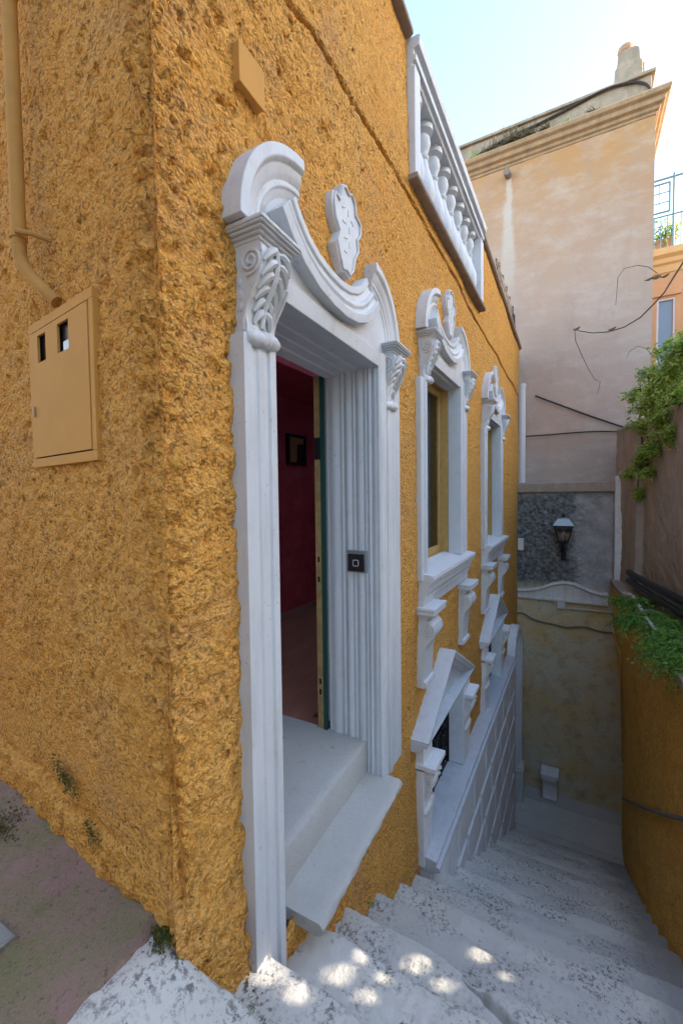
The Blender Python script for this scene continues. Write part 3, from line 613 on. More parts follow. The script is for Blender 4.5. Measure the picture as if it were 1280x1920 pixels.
# -- long ledge and the white block facing below it
XE = 8.0
m_ = MB(); hext(m_, [(-.05, -2.90), (.055, -2.90), (.10, -2.905), (.15, -2.91), (.155, -2.93), (.145, -2.938), (.145, -2.95), (.175, -2.955), (.18, -2.985), (.15, -3.0), (.11, -3.02), (-.05, -3.02)], 3.19, XE, 12)
ledge = FB(m_, 'plinth_ledge', 'white_trim', house, smooth=25, bevel=.002)
rows = [-3.035, -3.49, -3.94, -4.45, -4.97, -5.5, -6.25]
m_ = MB(); m_.loft([[(3.2, -.04, -3.6), (3.2, .085, -3.6), (3.2, .085, -3.015), (3.2, -.04, -3.015)], [(XE, -.04, -6.4), (XE, .085, -6.4), (XE, .085, -3.015), (XE, -.04, -3.015)]]); plinth = FB(m_, 'plinth', 'block_white', house)
for r in range(6):
    x = 3.23+(.33 if r % 2 else 0); first = True; zt, zb = rows[r]-.016, rows[r+1]+.016
    x = 3.23 if r == 0 else 3.23
    xs_ = [3.23]; k = .66
    while xs_[-1] < XE: xs_.append(xs_[-1]+(.40 if (len(xs_) == 1 and r % 2) else .68))
    for a, b_ in zip(xs_[:-1], xs_[1:]):
        b_ = min(b_, XE); a1, b1 = a+.016, b_-.016
        if b1-a1 < .1 or np.interp(b1, NX, NZ) > zt: continue
        e = .03; m_ = MB()
        m_.loft([[(a1, .07, zb), (b1, .07, zb), (b1, .07, zt), (a1, .07, zt)], [(a1, .115, zb), (b1, .115, zb), (b1, .115, zt), (a1, .115, zt)], [(a1+e, .150, zb+e), (b1-e, .150, zb+e), (b1-e, .150, zt-e), (a1+e, .150, zt-e)]])
        FB(m_, 'plinth_block', 'block_white', plinth, smooth=0)
# -- tall arched recess at the foot of the stairs
ax0, ax1, azt = 8.03, 9.20, -2.52; r_ = (ax1-ax0)/2
path = [(ax1, -6.22), (ax1, azt-r_)]+arcpath((ax0+ax1)/2, azt-r_, r_, 0, PI, 18)[1:]+[(ax0, -6.22)]
m_ = MB(); sweep(m_, path, [(0, -.04), (0, .14), (.03, .15), (.10, .15), (.11, .12), (.17, .12), (.18, .06), (.18, -.04)]); ar = FB(m_, 'arched_frame', 'block_white', house, smooth=40)
m_ = MB(); pext(m_, [(p[0]*.999+.005, p[1]) for p in path], -.03, .03); FB(m_, 'arch_panel', 'block_white', ar, smooth=40)
m_ = MB(); m_.box(8.96, 9.30, -.03, .19, -6.21, -5.55); m_.box(8.98, 9.28, -.03, .175, -5.55, -5.5); FB(m_, 'arch_plinth', 'white_worn', ar, bevel=.03)
# -- balustrade in the parapet
m_ = MB()
hext(m_, [(-.30, 3.06), (.03, 3.06), (.04, 3.085), (.065, 3.09), (.07, 3.125), (.05, 3.13), (.05, 3.165), (.09, 3.18), (.10, 3.235), (.085, 3.25), (-.30, 3.25)], 3.03, 5.55)
bal = FB(m_, 'balustrade', 'white_trim', house, smooth=30, bevel=.003)
m_ = MB(); m_.box(3.03, 3.15, -.2, .06, 2.30, 3.059); FB(m_, 'end_post', 'white_trim', bal, bevel=.006)
m_ = MB(); m_.box(5.40, 5.55, -.2, .06, 2.30, 3.059); FB(m_, 'end_post', 'white_trim', bal, bevel=.006)
m_ = MB(); hext(m_, [(-.25, 2.25), (.07, 2.25), (.085, 2.262), (.085, 2.29), (-.25, 2.299)], 3.0, 5.58); FB(m_, 'balustrade_sill', 'slab_brown', bal, bevel=.003)
bp = [(.085, 0), (.085, .05), (.060, .06), (.055, .085), (.075, .11), (.098, .17), (.104, .23), (.095, .29), (.072, .36), (.050, .43), (.040, .49), (.048, .50), (.050, .52), (.040, .53), (.040, .55), (.055, .58), (.066, .63), (.058, .67), (.048, .69), (.062, .70), (.085, .715), (.085, .765)]
m_ = MB(); m_.lathe((0, 0, 0), bp, 16); b0 = m_.build('baluster', 'white_trim', bal, 40); bm_ = b0.data
n_b = 8
for k in range(n_b):
    o = b0 if k == 0 else bpy.data.objects.new('baluster', bm_)
    if k: col.objects.link(o); o.parent = bal
    o.location = (3.30+(5.26-3.30)*k/(n_b-1), 1.165, 2.297)
m_ = MB(); hext(m_, [(-.3, 3.235), (.03, 3.235), (.055, 3.25), (.055, 3.285), (-.3, 3.29)], .80, 3.02); FB(m_, 'coping', 'slab_brown', house, bevel=.004)
m_ = MB()
for xx in np.linspace(5.57, 9.6, 30): pass
m_.loft([[(x, -.28, float(ztop(np.array(x)))-.005), (x, .04, float(ztop(np.array(x)))-.005), (x, .06, float(ztop(np.array(x)))+.015), (x, .06, float(ztop(np.array(x)))+.05), (x, -.28, float(ztop(np.array(x)))+.055)] for x in np.linspace(5.56, 9.62, 8)]); FB(m_, 'coping', 'slab_brown', house, bevel=.004)
m_ = MB(); m_.loft([[(x, -.26, 2.2), (x, -.20, 2.2), (x, -.20, float(ztop(np.array(x)))-.01), (x, -.26, float(ztop(np.array(x)))-.01)] for x in np.linspace(5.56, 9.5, 6)]); FB(m_, 'parapet_back', 'stucco', house)
# wrought panel on the low roof edge
m_ = MB(); yy0 = 1.16
zt_ = lambda x: float(ztop(np.array(x)))+.05
for i in range(17):
    x = 7.3+.135*i; zb = zt_(x)
    m_.tube([(x, yy0, zb-.01), (x, yy0, zb+.55+.06*(i % 3))], .010, 5)
    for j in range(4): m_.tube([(a, yy0, b_) for a, b_ in spiral((x+.05*(-1)**j, zb+.09+.14*j), .06, .012, 1.5, i+j, 16, (-1)**(i+j))], .011, 5)
tag(m_.build('iron_railing', 'rust_iron'), 'rusty scrolled iron panel standing on the sloping roof edge beyond the balustrade', 'railing')

# ---------------------------------------------------------------- fittings on the ochre house
def sbox(mb, s0, s1, t0, t1, z0, z1): mb.add([sideP(s_, t, z) for s_ in (s0, s1) for t in (t0, t1) for z in (z0, z1)], [(0, 1, 3, 2), (4, 6, 7, 5), (0, 4, 5, 1), (2, 3, 7, 6), (0, 2, 6, 4), (1, 5, 7, 3)])
s0, s1, zb, zt = sCab
mc = thing('meter_cabinet', sideP((s0+s1)/2, 0, zb), 'flat ochre metal meter cabinet with two square peep holes below the drainpipe', 'cabinet')
hs = [(onS(60, 660, .03)[0], onS(75, 655, .03)[0]), (onS(96, 632, .03)[0], onS(117, 625, .03)[0])]; hz = (.535, .64)
m_ = MB(); sbox(m_, s0, s1, -.03, .009, zb, zb+.035); sbox(m_, s0, s1, -.03, .009, zt-.035, zt); sbox(m_, s0, s0+.03, -.03, .009, zb+.035, zt-.035); sbox(m_, s1-.03, s1, -.03, .009, zb+.035, zt-.035); m_.build('cabinet_frame', 'cabinet', mc, 30, .002)
m_ = MB(); a0, a1 = s0+.035, s1-.035; (h1b, h1a), (h2b, h2a) = hs
sbox(m_, a0, a1, .002, .011, zb+.04, hz[0]); sbox(m_, a0, a1, .002, .011, hz[1], zt-.04)
for q0, q1 in ((a0, h2a), (h2b, h1a), (h1b, a1)): sbox(m_, min(q0, q1), max(q0, q1), .002, .011, hz[0], hz[1])
dr = m_.build('cabinet_door', 'cabinet', mc, 30, 0)
m_ = MB(); sbox(m_, s0+.02, s1-.02, -.015, -.006, zb+.02, zt-.02); m_.build('cabinet_back', 'black_plastic', mc, 0)
m_ = MB(); sbox(m_, h2a+.01, h2b-.03, -.006, .004, hz[0]-.01, hz[0]+.04); m_.build('meter', 'grey_steel', mc, 0, .004)
m_ = MB(); q = s1-.045; sbox(m_, q-.01, q+.002, .010, .016, .33, .37); m_.build('lock', 'slab_brown', mc, 0)
pt = [onS(a, b_, .07) for a, b_ in [(27, -60), (27, 0), (25, 250), (22, 540)]]
sp_ = float(np.mean([p[0] for p in pt])); dp = thing('drainpipe', sideP(sp_, .07, .7), 'slim ochre painted drainpipe running down the side wall into the meter cabinet', 'drainpipe')
m_ = MB(); m_.tube([sideP(sp_, .07, z) for z in (3.2, 2.0, 1.3, .95)], .024, 12); m_.tube([sideP(sp_, .07, .95), sideP(sp_, .07, .91), sideP(sp_-.012, .064, .875), sideP(sp_-.05, .045, .82), sideP(sp_-.10, .02, .765), sideP(sp_-.13, .0, .73)], .023, 12); m_.build('pipe', 'pipe_ochre', dp, 60)
for z in (1.86, .985, 2.03):
    m_ = MB(); m_.tube([sideP(sp_, .07, z-.012), sideP(sp_, .07, z+.012)], .028, 12)
    if z != 2.03: m_.tube([sideP(sp_-.03, .09, z), sideP(sp_-.075, .05, z-.01), sideP(sp_-.09, -.01, z-.015)], .009, 6)
    m_.build('pipe_clip', 'pipe_ochre', dp, 50)
x0, z0 = fac(457, 165, .045); x1, z1 = fac(501, 140, .045)
m_ = MB(); m_.box(x0, x1, -.02, .024, 1.42, 1.555); m_.box(x0-.004, x1+.004, .024, .030, 1.416, 1.559)
tag(FB(m_, 'junction_box', 'cabinet', bevel=.004), 'small square ochre junction box high above the door on the facade', 'junction box')
p0 = onX(655, 1037, 2.35); p1 = onX(685, 1073, 2.35)
kp = thing('keypad', (2.35, (p0[1]+p1[1])/2, p1[2]), 'black square touch key reader on the white door jamb', 'keypad')
ya_, yb_ = sorted((p0[1], p1[1])); za_, zb_ = p1[2], p0[2]; ym, zm = (ya_+yb_)/2, (za_+zb_)/2
m_ = MB(); m_.box(2.336, 2.36, ya_-.012, yb_+.012, za_-.004, zb_+.02); m_.build('back_plate', 'grey_steel', kp, 30, .003)
m_ = MB(); m_.box(2.326, 2.337, ya_, yb_, za_+.004, zb_-.002); m_.build('face', 'gloss_black', kp, 30, .003)
m_ = MB(); rq = .018; pts = []
for (cy_, cz_, a) in ((1, 1, 0), (-1, 1, PI/2), (-1, -1, PI), (1, -1, PI*1.5)):
    for t in np.linspace(0, PI/2, 4): pts.append((2.3255, ym+cy_*rq*.62+rq*.38*math.cos(a+t), zm+cz_*rq*.62+rq*.38*math.sin(a+t)))
m_.tube(pts+[pts[0]], .0022, 5, False); m_.build('key_symbol', 'pipe_white', kp, 60)
pa = onY(537, 812, 3.2); pb = onY(572, 874, 3.2)
pic = thing('picture', (pa[0], 3.2, pb[2]), 'small gilt picture with a dark frame on the plum wall inside the door', 'picture')
fx0, fx1, fz0, fz1 = pa[0], pb[0], pb[2], pa[2]; t_ = .035
m_ = MB(); m_.box(fx0, fx1, 3.17, 3.219, fz0, fz0+t_); m_.box(fx0, fx1, 3.17, 3.219, fz1-t_, fz1); m_.box(fx0, fx0+t_, 3.17, 3.219, fz0+t_, fz1-t_); m_.box(fx1-t_, fx1, 3.17, 3.219, fz0+t_, fz1-t_); m_.build('frame', 'black_plastic', pic, 0, .004)
m_ = MB(); m_.box(fx0+t_, fx1-t_, 3.195, 3.215, fz0+t_, fz1-t_); m_.build('canvas', 'gilt', pic, 0)
m_ = MB(); xm_ = (fx0+fx1)/2; m_.add([(xm_, 3.193, fz0+t_), (fx1-t_, 3.193, fz0+t_), (fx1-t_, 3.193, fz1-.1), (xm_+.02, 3.193, fz1-.12)], [(0, 1, 2, 3)]); m_.build('painted_figure', 'black_plastic', pic, 0)

# ---------------------------------------------------------------- wall closing the alley
XB = 9.55
bw = thing('alley_end_wall', (XB, .1, LZ), 'stained wall closing the alley, dark rubble above and ochre render below', 'wall')
Yg, Zg = np.meshgrid(np.linspace(1.35, -1.0, 150), np.linspace(-6.3, .0, 330))
rock = sstep(-1.95, -1.75, Zg+.1*vn(Yg*5, Zg*5, 70))*sstep(-.15, .1, Yg+.3*vn(Zg*3, Zg*0, 71))
dx_ = .012*fbm(Yg*4, Zg*4, 72, 4)+.05*rock*(np.abs(fbm(Yg*9, Zg*11, 73, 4))+.3*fbm(Yg*22, Zg*22, 74, 2))
P = np.stack([XB-dx_, Yg, Zg], -1); link('wall_face', gridmesh('wall_face', P), 'back_wall', bw, 60, fix=False)
m_ = MB(); m_.box(XB-.06, XB+.42, -1.0, 1.35, .0, .20); m_.build('wall_ledge', 'slab_brown' if False else 'garden_wall', bw, 40, .02)
def yX(px, py, x=XB): p = onX(px, py, x); return p[1], p[2]
top = [yX(a, b_, XB-.08) for a, b_ in [(970, 1104), (985, 1104), (1000, 1103), (1018, 1099), (1035, 1093), (1056, 1090), (1076, 1093), (1094, 1101), (1110, 1108), (1125, 1112), (1140, 1113)]]
m_ = MB(); rings = []
def capm(mb, path, prof):
    rg = []
    for i, p in enumerate(path):
        a = path[max(i-1, 0)]; b_ = path[min(i+1, len(path)-1)]; ty, tz = b_[0]-a[0], b_[1]-a[1]; L = math.hypot(ty, tz); ny_, nz_ = tz/L, -ty/L
        rg.append([(XB-d_, p[0]+ny_*n_*-1*-1, p[1]+nz_*n_) for n_, d_ in prof])
    mb.loft(rg)
tp = [(y, z) for y, z in top]
capm(m_, tp, [(0, -.02), (0, .10), (-.035, .11), (-.045, .09), (-.07, .07), (-.07, -.02)]) 
ped = m_.build('curved_cornice', 'white_worn', bw, 40)
zb_p = -2.15
m_ = MB(); m_.loft([[(XB+.02, y, z-.02) for y, z in tp]+[(XB+.02, tp[-1][0], zb_p), (XB+.02, tp[0][0], zb_p)], [(XB-.045, y, z-.02) for y, z in tp]+[(XB-.045, tp[-1][0], zb_p), (XB-.045, tp[0][0], zb_p)]]); m_.build('gable_panel', 'white_worn', bw, 30)
m_ = MB(); m_.box(XB-.09, XB+.02, tp[-1][0], tp[0][0], zb_p-.03, zb_p+.02); m_.build('cornice_base', 'white_worn', bw, 30, .008)
# lantern
yl, zl_ = yX(1056, 985, XB-.30); xc_ = XB-.30
lt = thing('wall_lantern', (XB, yl, -1.25), 'black four sided wall lantern with pale tin roof on the dark rubble wall', 'lantern')
def ringq(h, z): return [(xc_-h, yl-h, z), (xc_+h, yl-h, z), (xc_+h, yl+h, z), (xc_-h, yl+h, z)]
m_ = MB(); m_.loft([ringq(.175, zl_), ringq(.17, zl_+.02), ringq(.10, zl_+.13), ringq(.04, zl_+.155)]); m_.build('lantern_roof', 'grey_steel', lt, 0)
m_ = MB(); m_.ball((xc_, yl, zl_+.175), .03); m_.lathe((xc_, yl, zl_+.185), [(.012, 0), (.02, .02), (.004, .05)], 8); m_.build('finial', 'dark_iron', lt)
zb_l = zl_-.31
m_ = MB()
for a, b_ in zip(ringq(.155, zl_), ringq(.085, zb_l)): m_.tube([a, b_], .011, 5)
for h, z in ((.155, zl_-.005), (.085, zb_l)):
    q_ = ringq(h, z); m_.tube(q_+[q_[0]], .013, 5)
m_.loft([ringq(.085, zb_l), ringq(.05, zb_l-.04)]); m_.build('lantern_frame', 'dark_iron', lt, 0)
A_, B_ = ringq(.15, zl_-.01), ringq(.08, zb_l+.01)
for k in range(4):
    j = (k+1) % 4; m_ = MB(); m_.add([A_[k], A_[j], B_[j], B_[k]], [(0, 1, 2, 3)]); m_.build('pane', 'lamp_glass', lt, 0)
m_ = MB(); m_.lathe((xc_, yl, zb_l+.02), [(.012, 0), (.02, .06), (.034, .11), (.03, .15), (.008, .175)], 10); m_.build('bulb', 'pipe_white', lt)
m_ = MB(); zz_ = zb_l-.04
m_.tube([(xc_, yl, zz_), (xc_, yl, zz_-.06), (xc_+.03, yl, zz_-.14), (xc_+.12, yl, zz_-.20), (XB-.06, yl, zz_-.22)], .018, 7); m_.tube([(a, yl, b_) for a, b_ in spiral((xc_+.12, zz_-.12), .09, .015, 1.6, -.5, 22)], .013, 6); m_.tube([(a, yl, b_) for a, b_ in spiral((xc_+.19, zz_-.27), .06, .01, 1.5, 1.5, 20, -1)], .012, 6)
m_.box(XB-.08, XB+.01, yl-.045, yl+.045, zz_-.36, zz_-.10); m_.build('bracket', 'dark_iron', lt, 40)
# cables and conduit on the end wall
def wallcable(pix, r, name, label, mat, x=XB-.045, cat='cable'):
    m_ = MB(); P_ = [onX(a, b_, x) for a, b_ in pix]; Q = []
    for i in range(len(P_)-1):
        for t in np.linspace(0, 1, 5)[:-1]: Q.append(P_[i]*(1-t)+P_[i+1]*t)
    Q.append(P_[-1]); Q = np.array(Q); Qs = Q.copy()
    for _ in range(3): Qs[1:-1] = .25*Qs[:-2]+.5*Qs[1:-1]+.25*Qs[2:]
    m_.tube([tuple(p) for p in Qs], r, 6); return tag(m_.build(name, mat, None, 60), label, cat)
wallcable([(969, 1150), (980, 1149), (995, 1160), (1015, 1167), (1035, 1170), (1060, 1178), (1095, 1174), (1120, 1184), (1148, 1187)], .018, 'cable', 'thick ochre cable sagging across the end wall below the conduit', 'cable')
wallcable([(1062, 1141), (1090, 1143), (1120, 1146), (1148, 1148)], .017, 'conduit', 'short straight pale conduit leaving the small box on the end wall', 'hose', cat='conduit')
p = onX(1052, 1133, XB); m_ = MB(); m_.box(XB-.08, XB-.01, p[1]-.075, p[1]+.075, p[2]-.075, p[2]+.07); tag(m_.build('conduit_box', 'white_worn', None, 40, .01), 'small pale square conduit box under the white curved cornice', 'junction box')
p = onX(976, 1018, XB); m_ = MB(); m_.box(XB-.11, XB-.02, p[1]-.06, p[1]+.05, p[2]-.14, p[2]+.10); tag(m_.build('alarm_box', 'pipe_white', None, 40, .008), 'little white box at the left edge of the dark rubble wall', 'box')
# small corbel lying on the landing
pc = onZ(1031, 1488, LZ); m_ = MB(); w = .13; z0 = LZ+.004
pr = [(.0, 0), (-.22, 0), (-.24, .05), (-.20, .12), (-.17, .22), (-.18, .32), (-.24, .40), (-.30, .44), (-.30, .58), (0, .58)]
m_.loft([[(XB-.055+a, pc[1]+s_, z0+b_) for a, b_ in pr] for s_ in (-w, w)]); m_.box(XB-.39, XB-.05, pc[1]-w-.03, pc[1]+w+.03, z0+.50, z0+.586)
tag(m_.build('stone_corbel', 'block_white', None, 30, .012), 'grey scrolled corbel standing on the landing against the end wall', 'corbel')

# ---------------------------------------------------------------- tall faded house behind
XT = 9.92; YR = -1.18
th_ = thing('tall_house', (XT, .5, 0), 'tall windowless house with faded pink plaster and orange cornice rising behind the alley', 'house')
m_ = MB(); Yg, Zg = np.meshgrid(np.linspace(5.0, YR, 90), np.linspace(-1.0, 7.0, 120)); P = np.stack([XT-.02*fbm(Yg*1.5, Zg*1.5, 81, 4), Yg, Zg], -1); link('plaster_front', gridmesh('plaster_front', P), 'tall_wall', th_, 60, fix=False)
m_ = MB(); m_.box(XT+.03, 18, YR+.0, 5.0, -2, 7.0); m_.build('house_body', 'tall_wall', th_)
def ringcorn(mb, prof, back=18):   # follows the front and the right side
    rg = [[(XT-d_, 5.0, z) for d_, z in prof], [(XT-d_, YR-d_, z) for d_, z in prof], [(back, YR-d_, z) for d_, z in prof]]
    mb.loft(rg)
M['corn_or'] = plain('corn_or', (.50, .32, .18), .9, 0, .35, 6, .4, .2, ((.30, .22, .16), .85), ((.24, .18, .13), .6))
m_ = MB(); ringcorn(m_, [(-.1, 6.90), (.02, 6.90), (.025, 6.95), (.06, 6.965), (.07, 7.02), (.13, 7.045), (.14, 7.12), (.20, 7.15), (.22, 7.22), (.20, 7.25), (-.1, 7.26)]); m_.build('cornice', 'corn_or', th_, 25, .012)
m_ = MB(); ringcorn(m_, [(-.2, 7.26), (-.06, 7.26), (-.06, 7.70), (-.2, 7.70)], 14); plain('parapet_mat', (.46, .36, .26), .95, 0, .4, 5, .5, .1, ((.24, .20, .16), .85), ((.20, .17, .13), .7)); pp = m_.build('parapet', 'parapet_mat', th_, 25, .01)
m_ = MB(); ringcorn(m_, [(-.24, 7.70), (.0, 7.70), (.0, 7.76), (-.24, 7.77)], 14); m_.build('parapet_coping', 'parapet_mat', th_, 25, .012)
xq = XT+.2
m_ = MB(); yA, yB = yX(1152, 100, xq)[0], yX(1204, 100, xq)[0]; ym_ = (yA+yB)/2; hw = abs(yA-yB)/2
m_.loft([[(xq-.12+a*.55, ym_+b_*hw*s_, z) for a, b_ in ((0, -1), (1, -1), (1, 1), (0, 1))] for s_, z in ((1.02, 7.6), (1.0, 8.05), (.86, 8.08), (.78, 8.30), (.55, 8.34), (.4, 8.36))]); m_.box(xq-.10, xq+.4, ym_-hw*1.15, ym_+hw*.2, 7.76, 8.02); ch = m_.build('chimney', 'parapet_mat', th_, 25, .015)
m_ = MB(); yP = yX(1173, 72, xq+.1)[0]; m_.lathe((xq+.12, yP, 8.34), [(.10, 0), (.085, .12), (.12, .13), (.14, .17), (.13, .23), (.06, .25), (.06, .29)], 12); m_.build('chimney_pot', 'terracotta', ch)
ysp, zsp = yX(951, 326, XT-.1); m_ = MB(); m_.tube([(XT+.05, ysp, zsp+.03), (XT-.22, ysp, zsp-.01)], .07, 8); m_.build('water_spout', 'slab_brown', th_)
def facecable(pix, x, r, name, label, cat, mat): return wallcable(pix, r, name, label, mat, x, cat)
facecable([(868, 305), (905, 285), (955, 255), (1010, 232), (1070, 200), (1110, 178), (1150, 160), (1190, 152), (1215, 156), (1223, 175)], XT+.02, .025, 'roof_cable', 'black cable looping along the parapet of the tall faded house', 'cable', 'cable_dark')
facecable([(1003, 742), (1060, 763), (1120, 785), (1185, 806)], XT-.06, .018, 'iron_rod', 'straight dark rod slanting down across the pink plaster', 'rod', 'cable_dark')
facecable([(985, 818), (1030, 815), (1085, 810), (1140, 808), (1190, 812)], XT-.06, .014, 'level_cable', 'thin dark cable running almost level across the pink plaster', 'cable', 'cable_dark')
yp, _ = yX(978, 800, XT-.14); m_ = MB(); m_.tube([(XT-.14, yp, 2.28), (XT-.14, yp, .21)], .072, 12); m_.tube([(XT-.14, yp, 2.2), (XT-.14, yp, 2.26)], .08, 12)
tag(m_.build('white_downpipe', 'pipe_white', None, 50), 'pinkish white downpipe standing on the ledge at the end of the ochre house', 'drainpipe')

# ---------------------------------------------------------------- far orange house with roof terrace
XF = 16.0
fh = thing('far_orange_house', (XF, -4, -6.7), 'distant orange house with a tall blue grey window below a roof terrace', 'house')
M['far_or'] = plain('far_or', (.66, .37, .19), .9, 0, .12, 2, .2); M['far_trim'] = plain('far_trim', (.70, .45, .20), .9, 0, .12, 3, .2)
zc0 = 6.72
ywA, zwA = yX(1231, 562, XF); ywB, zwB = yX(1264, 672, XF); zwB = 3.4
m_ = MB(); yl_, yr_ = .5, -9.0
for (a, b_, c, e) in ((yl_, ywA, -6.7, zc0), (ywB, yr_, -6.7, zc0), (ywA, ywB, -6.7, zwB), (ywA, ywB, zwA, zc0)): m_.box(XF, XF+.3, min(a, b_), max(a, b_), c, e)
m_.box(XF+.3, XF+5, yr_, yl_, -6.7, zc0); m_.build('house_wall', 'far_or', fh)
m_ = MB(); m_.loft([[(XF-d_, y, z) for d_, z in [(-.1, zc0-.25), (.03, zc0-.25), (.05, zc0-.05), (.12, zc0), (.14, zc0+.12), (.24, zc0+.2), (.26, zc0+.38), (-.1, zc0+.4)]] for y in (yl_, yr_)]); m_.build('cornice', 'far_trim', fh, 25)
m_ = MB(); m_.box(XF-.06, XF+.01, ywB-.13, ywA+.13, zwA+.06, zwA+.20); m_.build('window_hood', 'far_or', fh, 30, .01)
m_ = MB(); f_ = .05
m_.box(XF+.02, XF+.16, ywB, ywB+f_, zwB, zwA); m_.box(XF+.02, XF+.16, ywA-f_, ywA, zwB, zwA); m_.box(XF+.02, XF+.16, ywB+f_, ywA-f_, zwA-f_, zwA); wf_ = m_.build('window', 'pipe_white', fh, 30)
gg = G('blue_shutter'); M['blue_glass'] = gg.out((.20, .26, .34), .25, 0, .5)
m_ = MB(); m_.box(XF+.08, XF+.1, ywB+f_, ywA-f_, zwB, zwA-f_); m_.build('pane', 'blue_glass', wf_)
rl = thing('terrace_railing', (XF+.1, -2.3, zc0+.4), 'grey iron railing with wire panel on the far roof terrace', 'railing')
m_ = MB(); zr0 = zc0+.4
xr = XF-.05
m_.tube([(xr, .0, zr0+2.05), (xr, -4, zr0+2.05)], .03, 6); m_.tube([(xr, .0, zr0+.98), (xr, -4, zr0+.98)], .022, 6); m_.build('rail', 'rail_blue', rl)
for y in (-1.2, -2.37, -3.5): m_ = MB(); m_.tube([(xr, y, zr0), (xr, y, zr0+2.15)], .032, 6); m_.build('post', 'rail_blue', rl)
for y in np.arange(-1.75, -2.9, -.16): m_ = MB(); m_.tube([(xr, y, zr0), (xr, y, zr0+.98)], .014, 5); m_.build('bar', 'rail_blue', rl)
m_ = MB()
for z in (1.1, 1.38, 1.66, 1.92): m_.tube([(xr, -1.3, zr0+z), (xr, -2.27, zr0+z)], .016 if 1.2 < z < 1.8 else .028, 5)
for y in (-1.3, -1.75, -2.02, -2.27): m_.tube([(xr, y, zr0+1.1), (xr, y, zr0+1.92)], .028 if y in (-2.27, -1.3) else .013, 5)
m_.build('wire_panel', 'rail_blue', rl)

# ---------------------------------------------------------------- right side: orange retaining wall, garden wall, pipes
Xg, Zg = np.meshgrid(np.linspace(9.58, .2, 420), np.linspace(-6.35, -1.66, 240))
dropz = np.where(Xg < 3.3, -1.66-1.3*sstep(3.3, 2.9, Xg)+1.0*sstep(2.6, .9, Xg)*0, -1.66)
Zg = np.minimum(Zg, dropz)
Yg = ywall_right(Xg, Zg)+.016*fbm(Xg*9, Zg*9, 101, 4)-.012*np.abs(fbm(Xg*20, Zg*20, 102, 3))*-1+.05*vn(Xg*.9, Zg*.8, 103)
rt = thing('retaining_wall', (5, -.75, -4), 'rough orange retaining wall along the right side of the stairs with ferns on top', 'wall')
stz = np.interp(Xg, NX, NZ); kp_ = (Zg > stz-.9)[:-1, :-1]
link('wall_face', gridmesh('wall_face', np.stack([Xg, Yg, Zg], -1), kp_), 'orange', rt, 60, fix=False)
m_ = MB(); m_.loft([[(x, float(ywall_right(x, -1.7))+.03, -1.75), (x, float(ywall_right(x, -1.7))+.035, -1.655), (x, float(ywall_right(x, -1.7))-.0, -1.64), (x, -1.9, -1.62), (x, -1.9, -1.75)] for x in np.linspace(3.25, 9.58, 24)]); m_.build('wall_top', 'garden_wall', rt, 40)
GA, GB = np.array([9.62, -.74]), np.array([3.6, -1.72])
gw = thing('garden_wall', (7, -1.2, -1.6), 'bare brown rendered garden wall above the retaining wall with shrubs spilling over', 'wall')
T_, Zg = np.meshgrid(np.linspace(0, 1, 260), np.linspace(-1.7, 1.15, 120)); L_ = float(np.linalg.norm(GB-GA)); nrm = np.array([(GB-GA)[1], -(GB-GA)[0]])/L_; nrm = nrm if nrm[1] > 0 else -nrm
pil = sstep(.195, .19, T_)*.10
dn = pil+.014*fbm(T_*L_*11, Zg*11, 111, 4)+.04*vn(T_*L_*1.3, Zg*1.1, 115)
P = np.stack([GA[0]+(GB-GA)[0]*T_+nrm[0]*dn, GA[1]+(GB-GA)[1]*T_+nrm[1]*dn, Zg], -1); link('wall_face', gridmesh('wall_face', P), 'garden_wall', gw, 60, fix=False)
m_ = MB(); q0 = GA-nrm*.02; q1 = GB-nrm*.02; q2 = GB-nrm*.5; q3 = GA-nrm*.5
m_.loft([[(p[0], p[1], z) for p in (q0, q1, q2, q3)] for z in (-1.6, 1.10)]); m_.build('wall_body', 'garden_wall', gw)
# pale quarter round buttress in the corner
bt = MB(); rgs = []
for t in np.linspace(0, 1, 12):
    z = -1.66+1.95*t; w = .26*math.cos(t*PI/2*.96)**.6
    rgs.append([(9.50, -.60, z), (9.30, -.60, z), (9.30, -.60-w, z), (9.50, -.60-w, z)])
bt.loft(rgs); tag(bt.build('buttress', 'white_worn', None, 40, .01), 'narrow pale plaster buttress with curved top in the corner behind the retaining wall', 'buttress')
def gpt(px, py, off=.1):
    o = GA+nrm*off; r = ray(px, py); k = (o@nrm)/(r[:2]@nrm); return r*k
for i, (a, b_, lab) in enumerate((((1178, 1073), (1300, 1138), 'upper of two thick black pipes along the foot of the garden wall'), ((1178, 1089), (1300, 1166), 'lower of two thick black pipes along the foot of the garden wall'))):
    pA = gpt(*a, .13+.05*i); pB = gpt(*b_, .13+.05*i); pC = pB+(pB-pA)*.6
    m_ = MB(); m_.tube([tuple(pA), tuple(.5*(pA+pB)+np.array([0, 0, -.01])), tuple(pB), tuple(pC)], .05, 10)
    tag(m_.build('black_pipe', 'black_plastic', None, 60), lab, 'pipe', 'black pipes by the garden wall')
hp = [onZ(a, b_, -1.60) for a, b_ in [(1168, 1112), (1185, 1116), (1200, 1140), (1215, 1165), (1230, 1182), (1245, 1195)]]
m_ = MB(); m_.tube([tuple(p) for p in hp], .022, 7); tag(m_.build('garden_hose', 'hose', None, 60), 'whitish hose lying among the ferns on the retaining wall', 'hose')
def rwall(px, py, off=.02):
    y = -.7
    for _ in range(12): p = onY(px, py, y); y = .5*y+.5*(float(ywall_right(p[0], p[2]))+off)
    return onY(px, py, y)
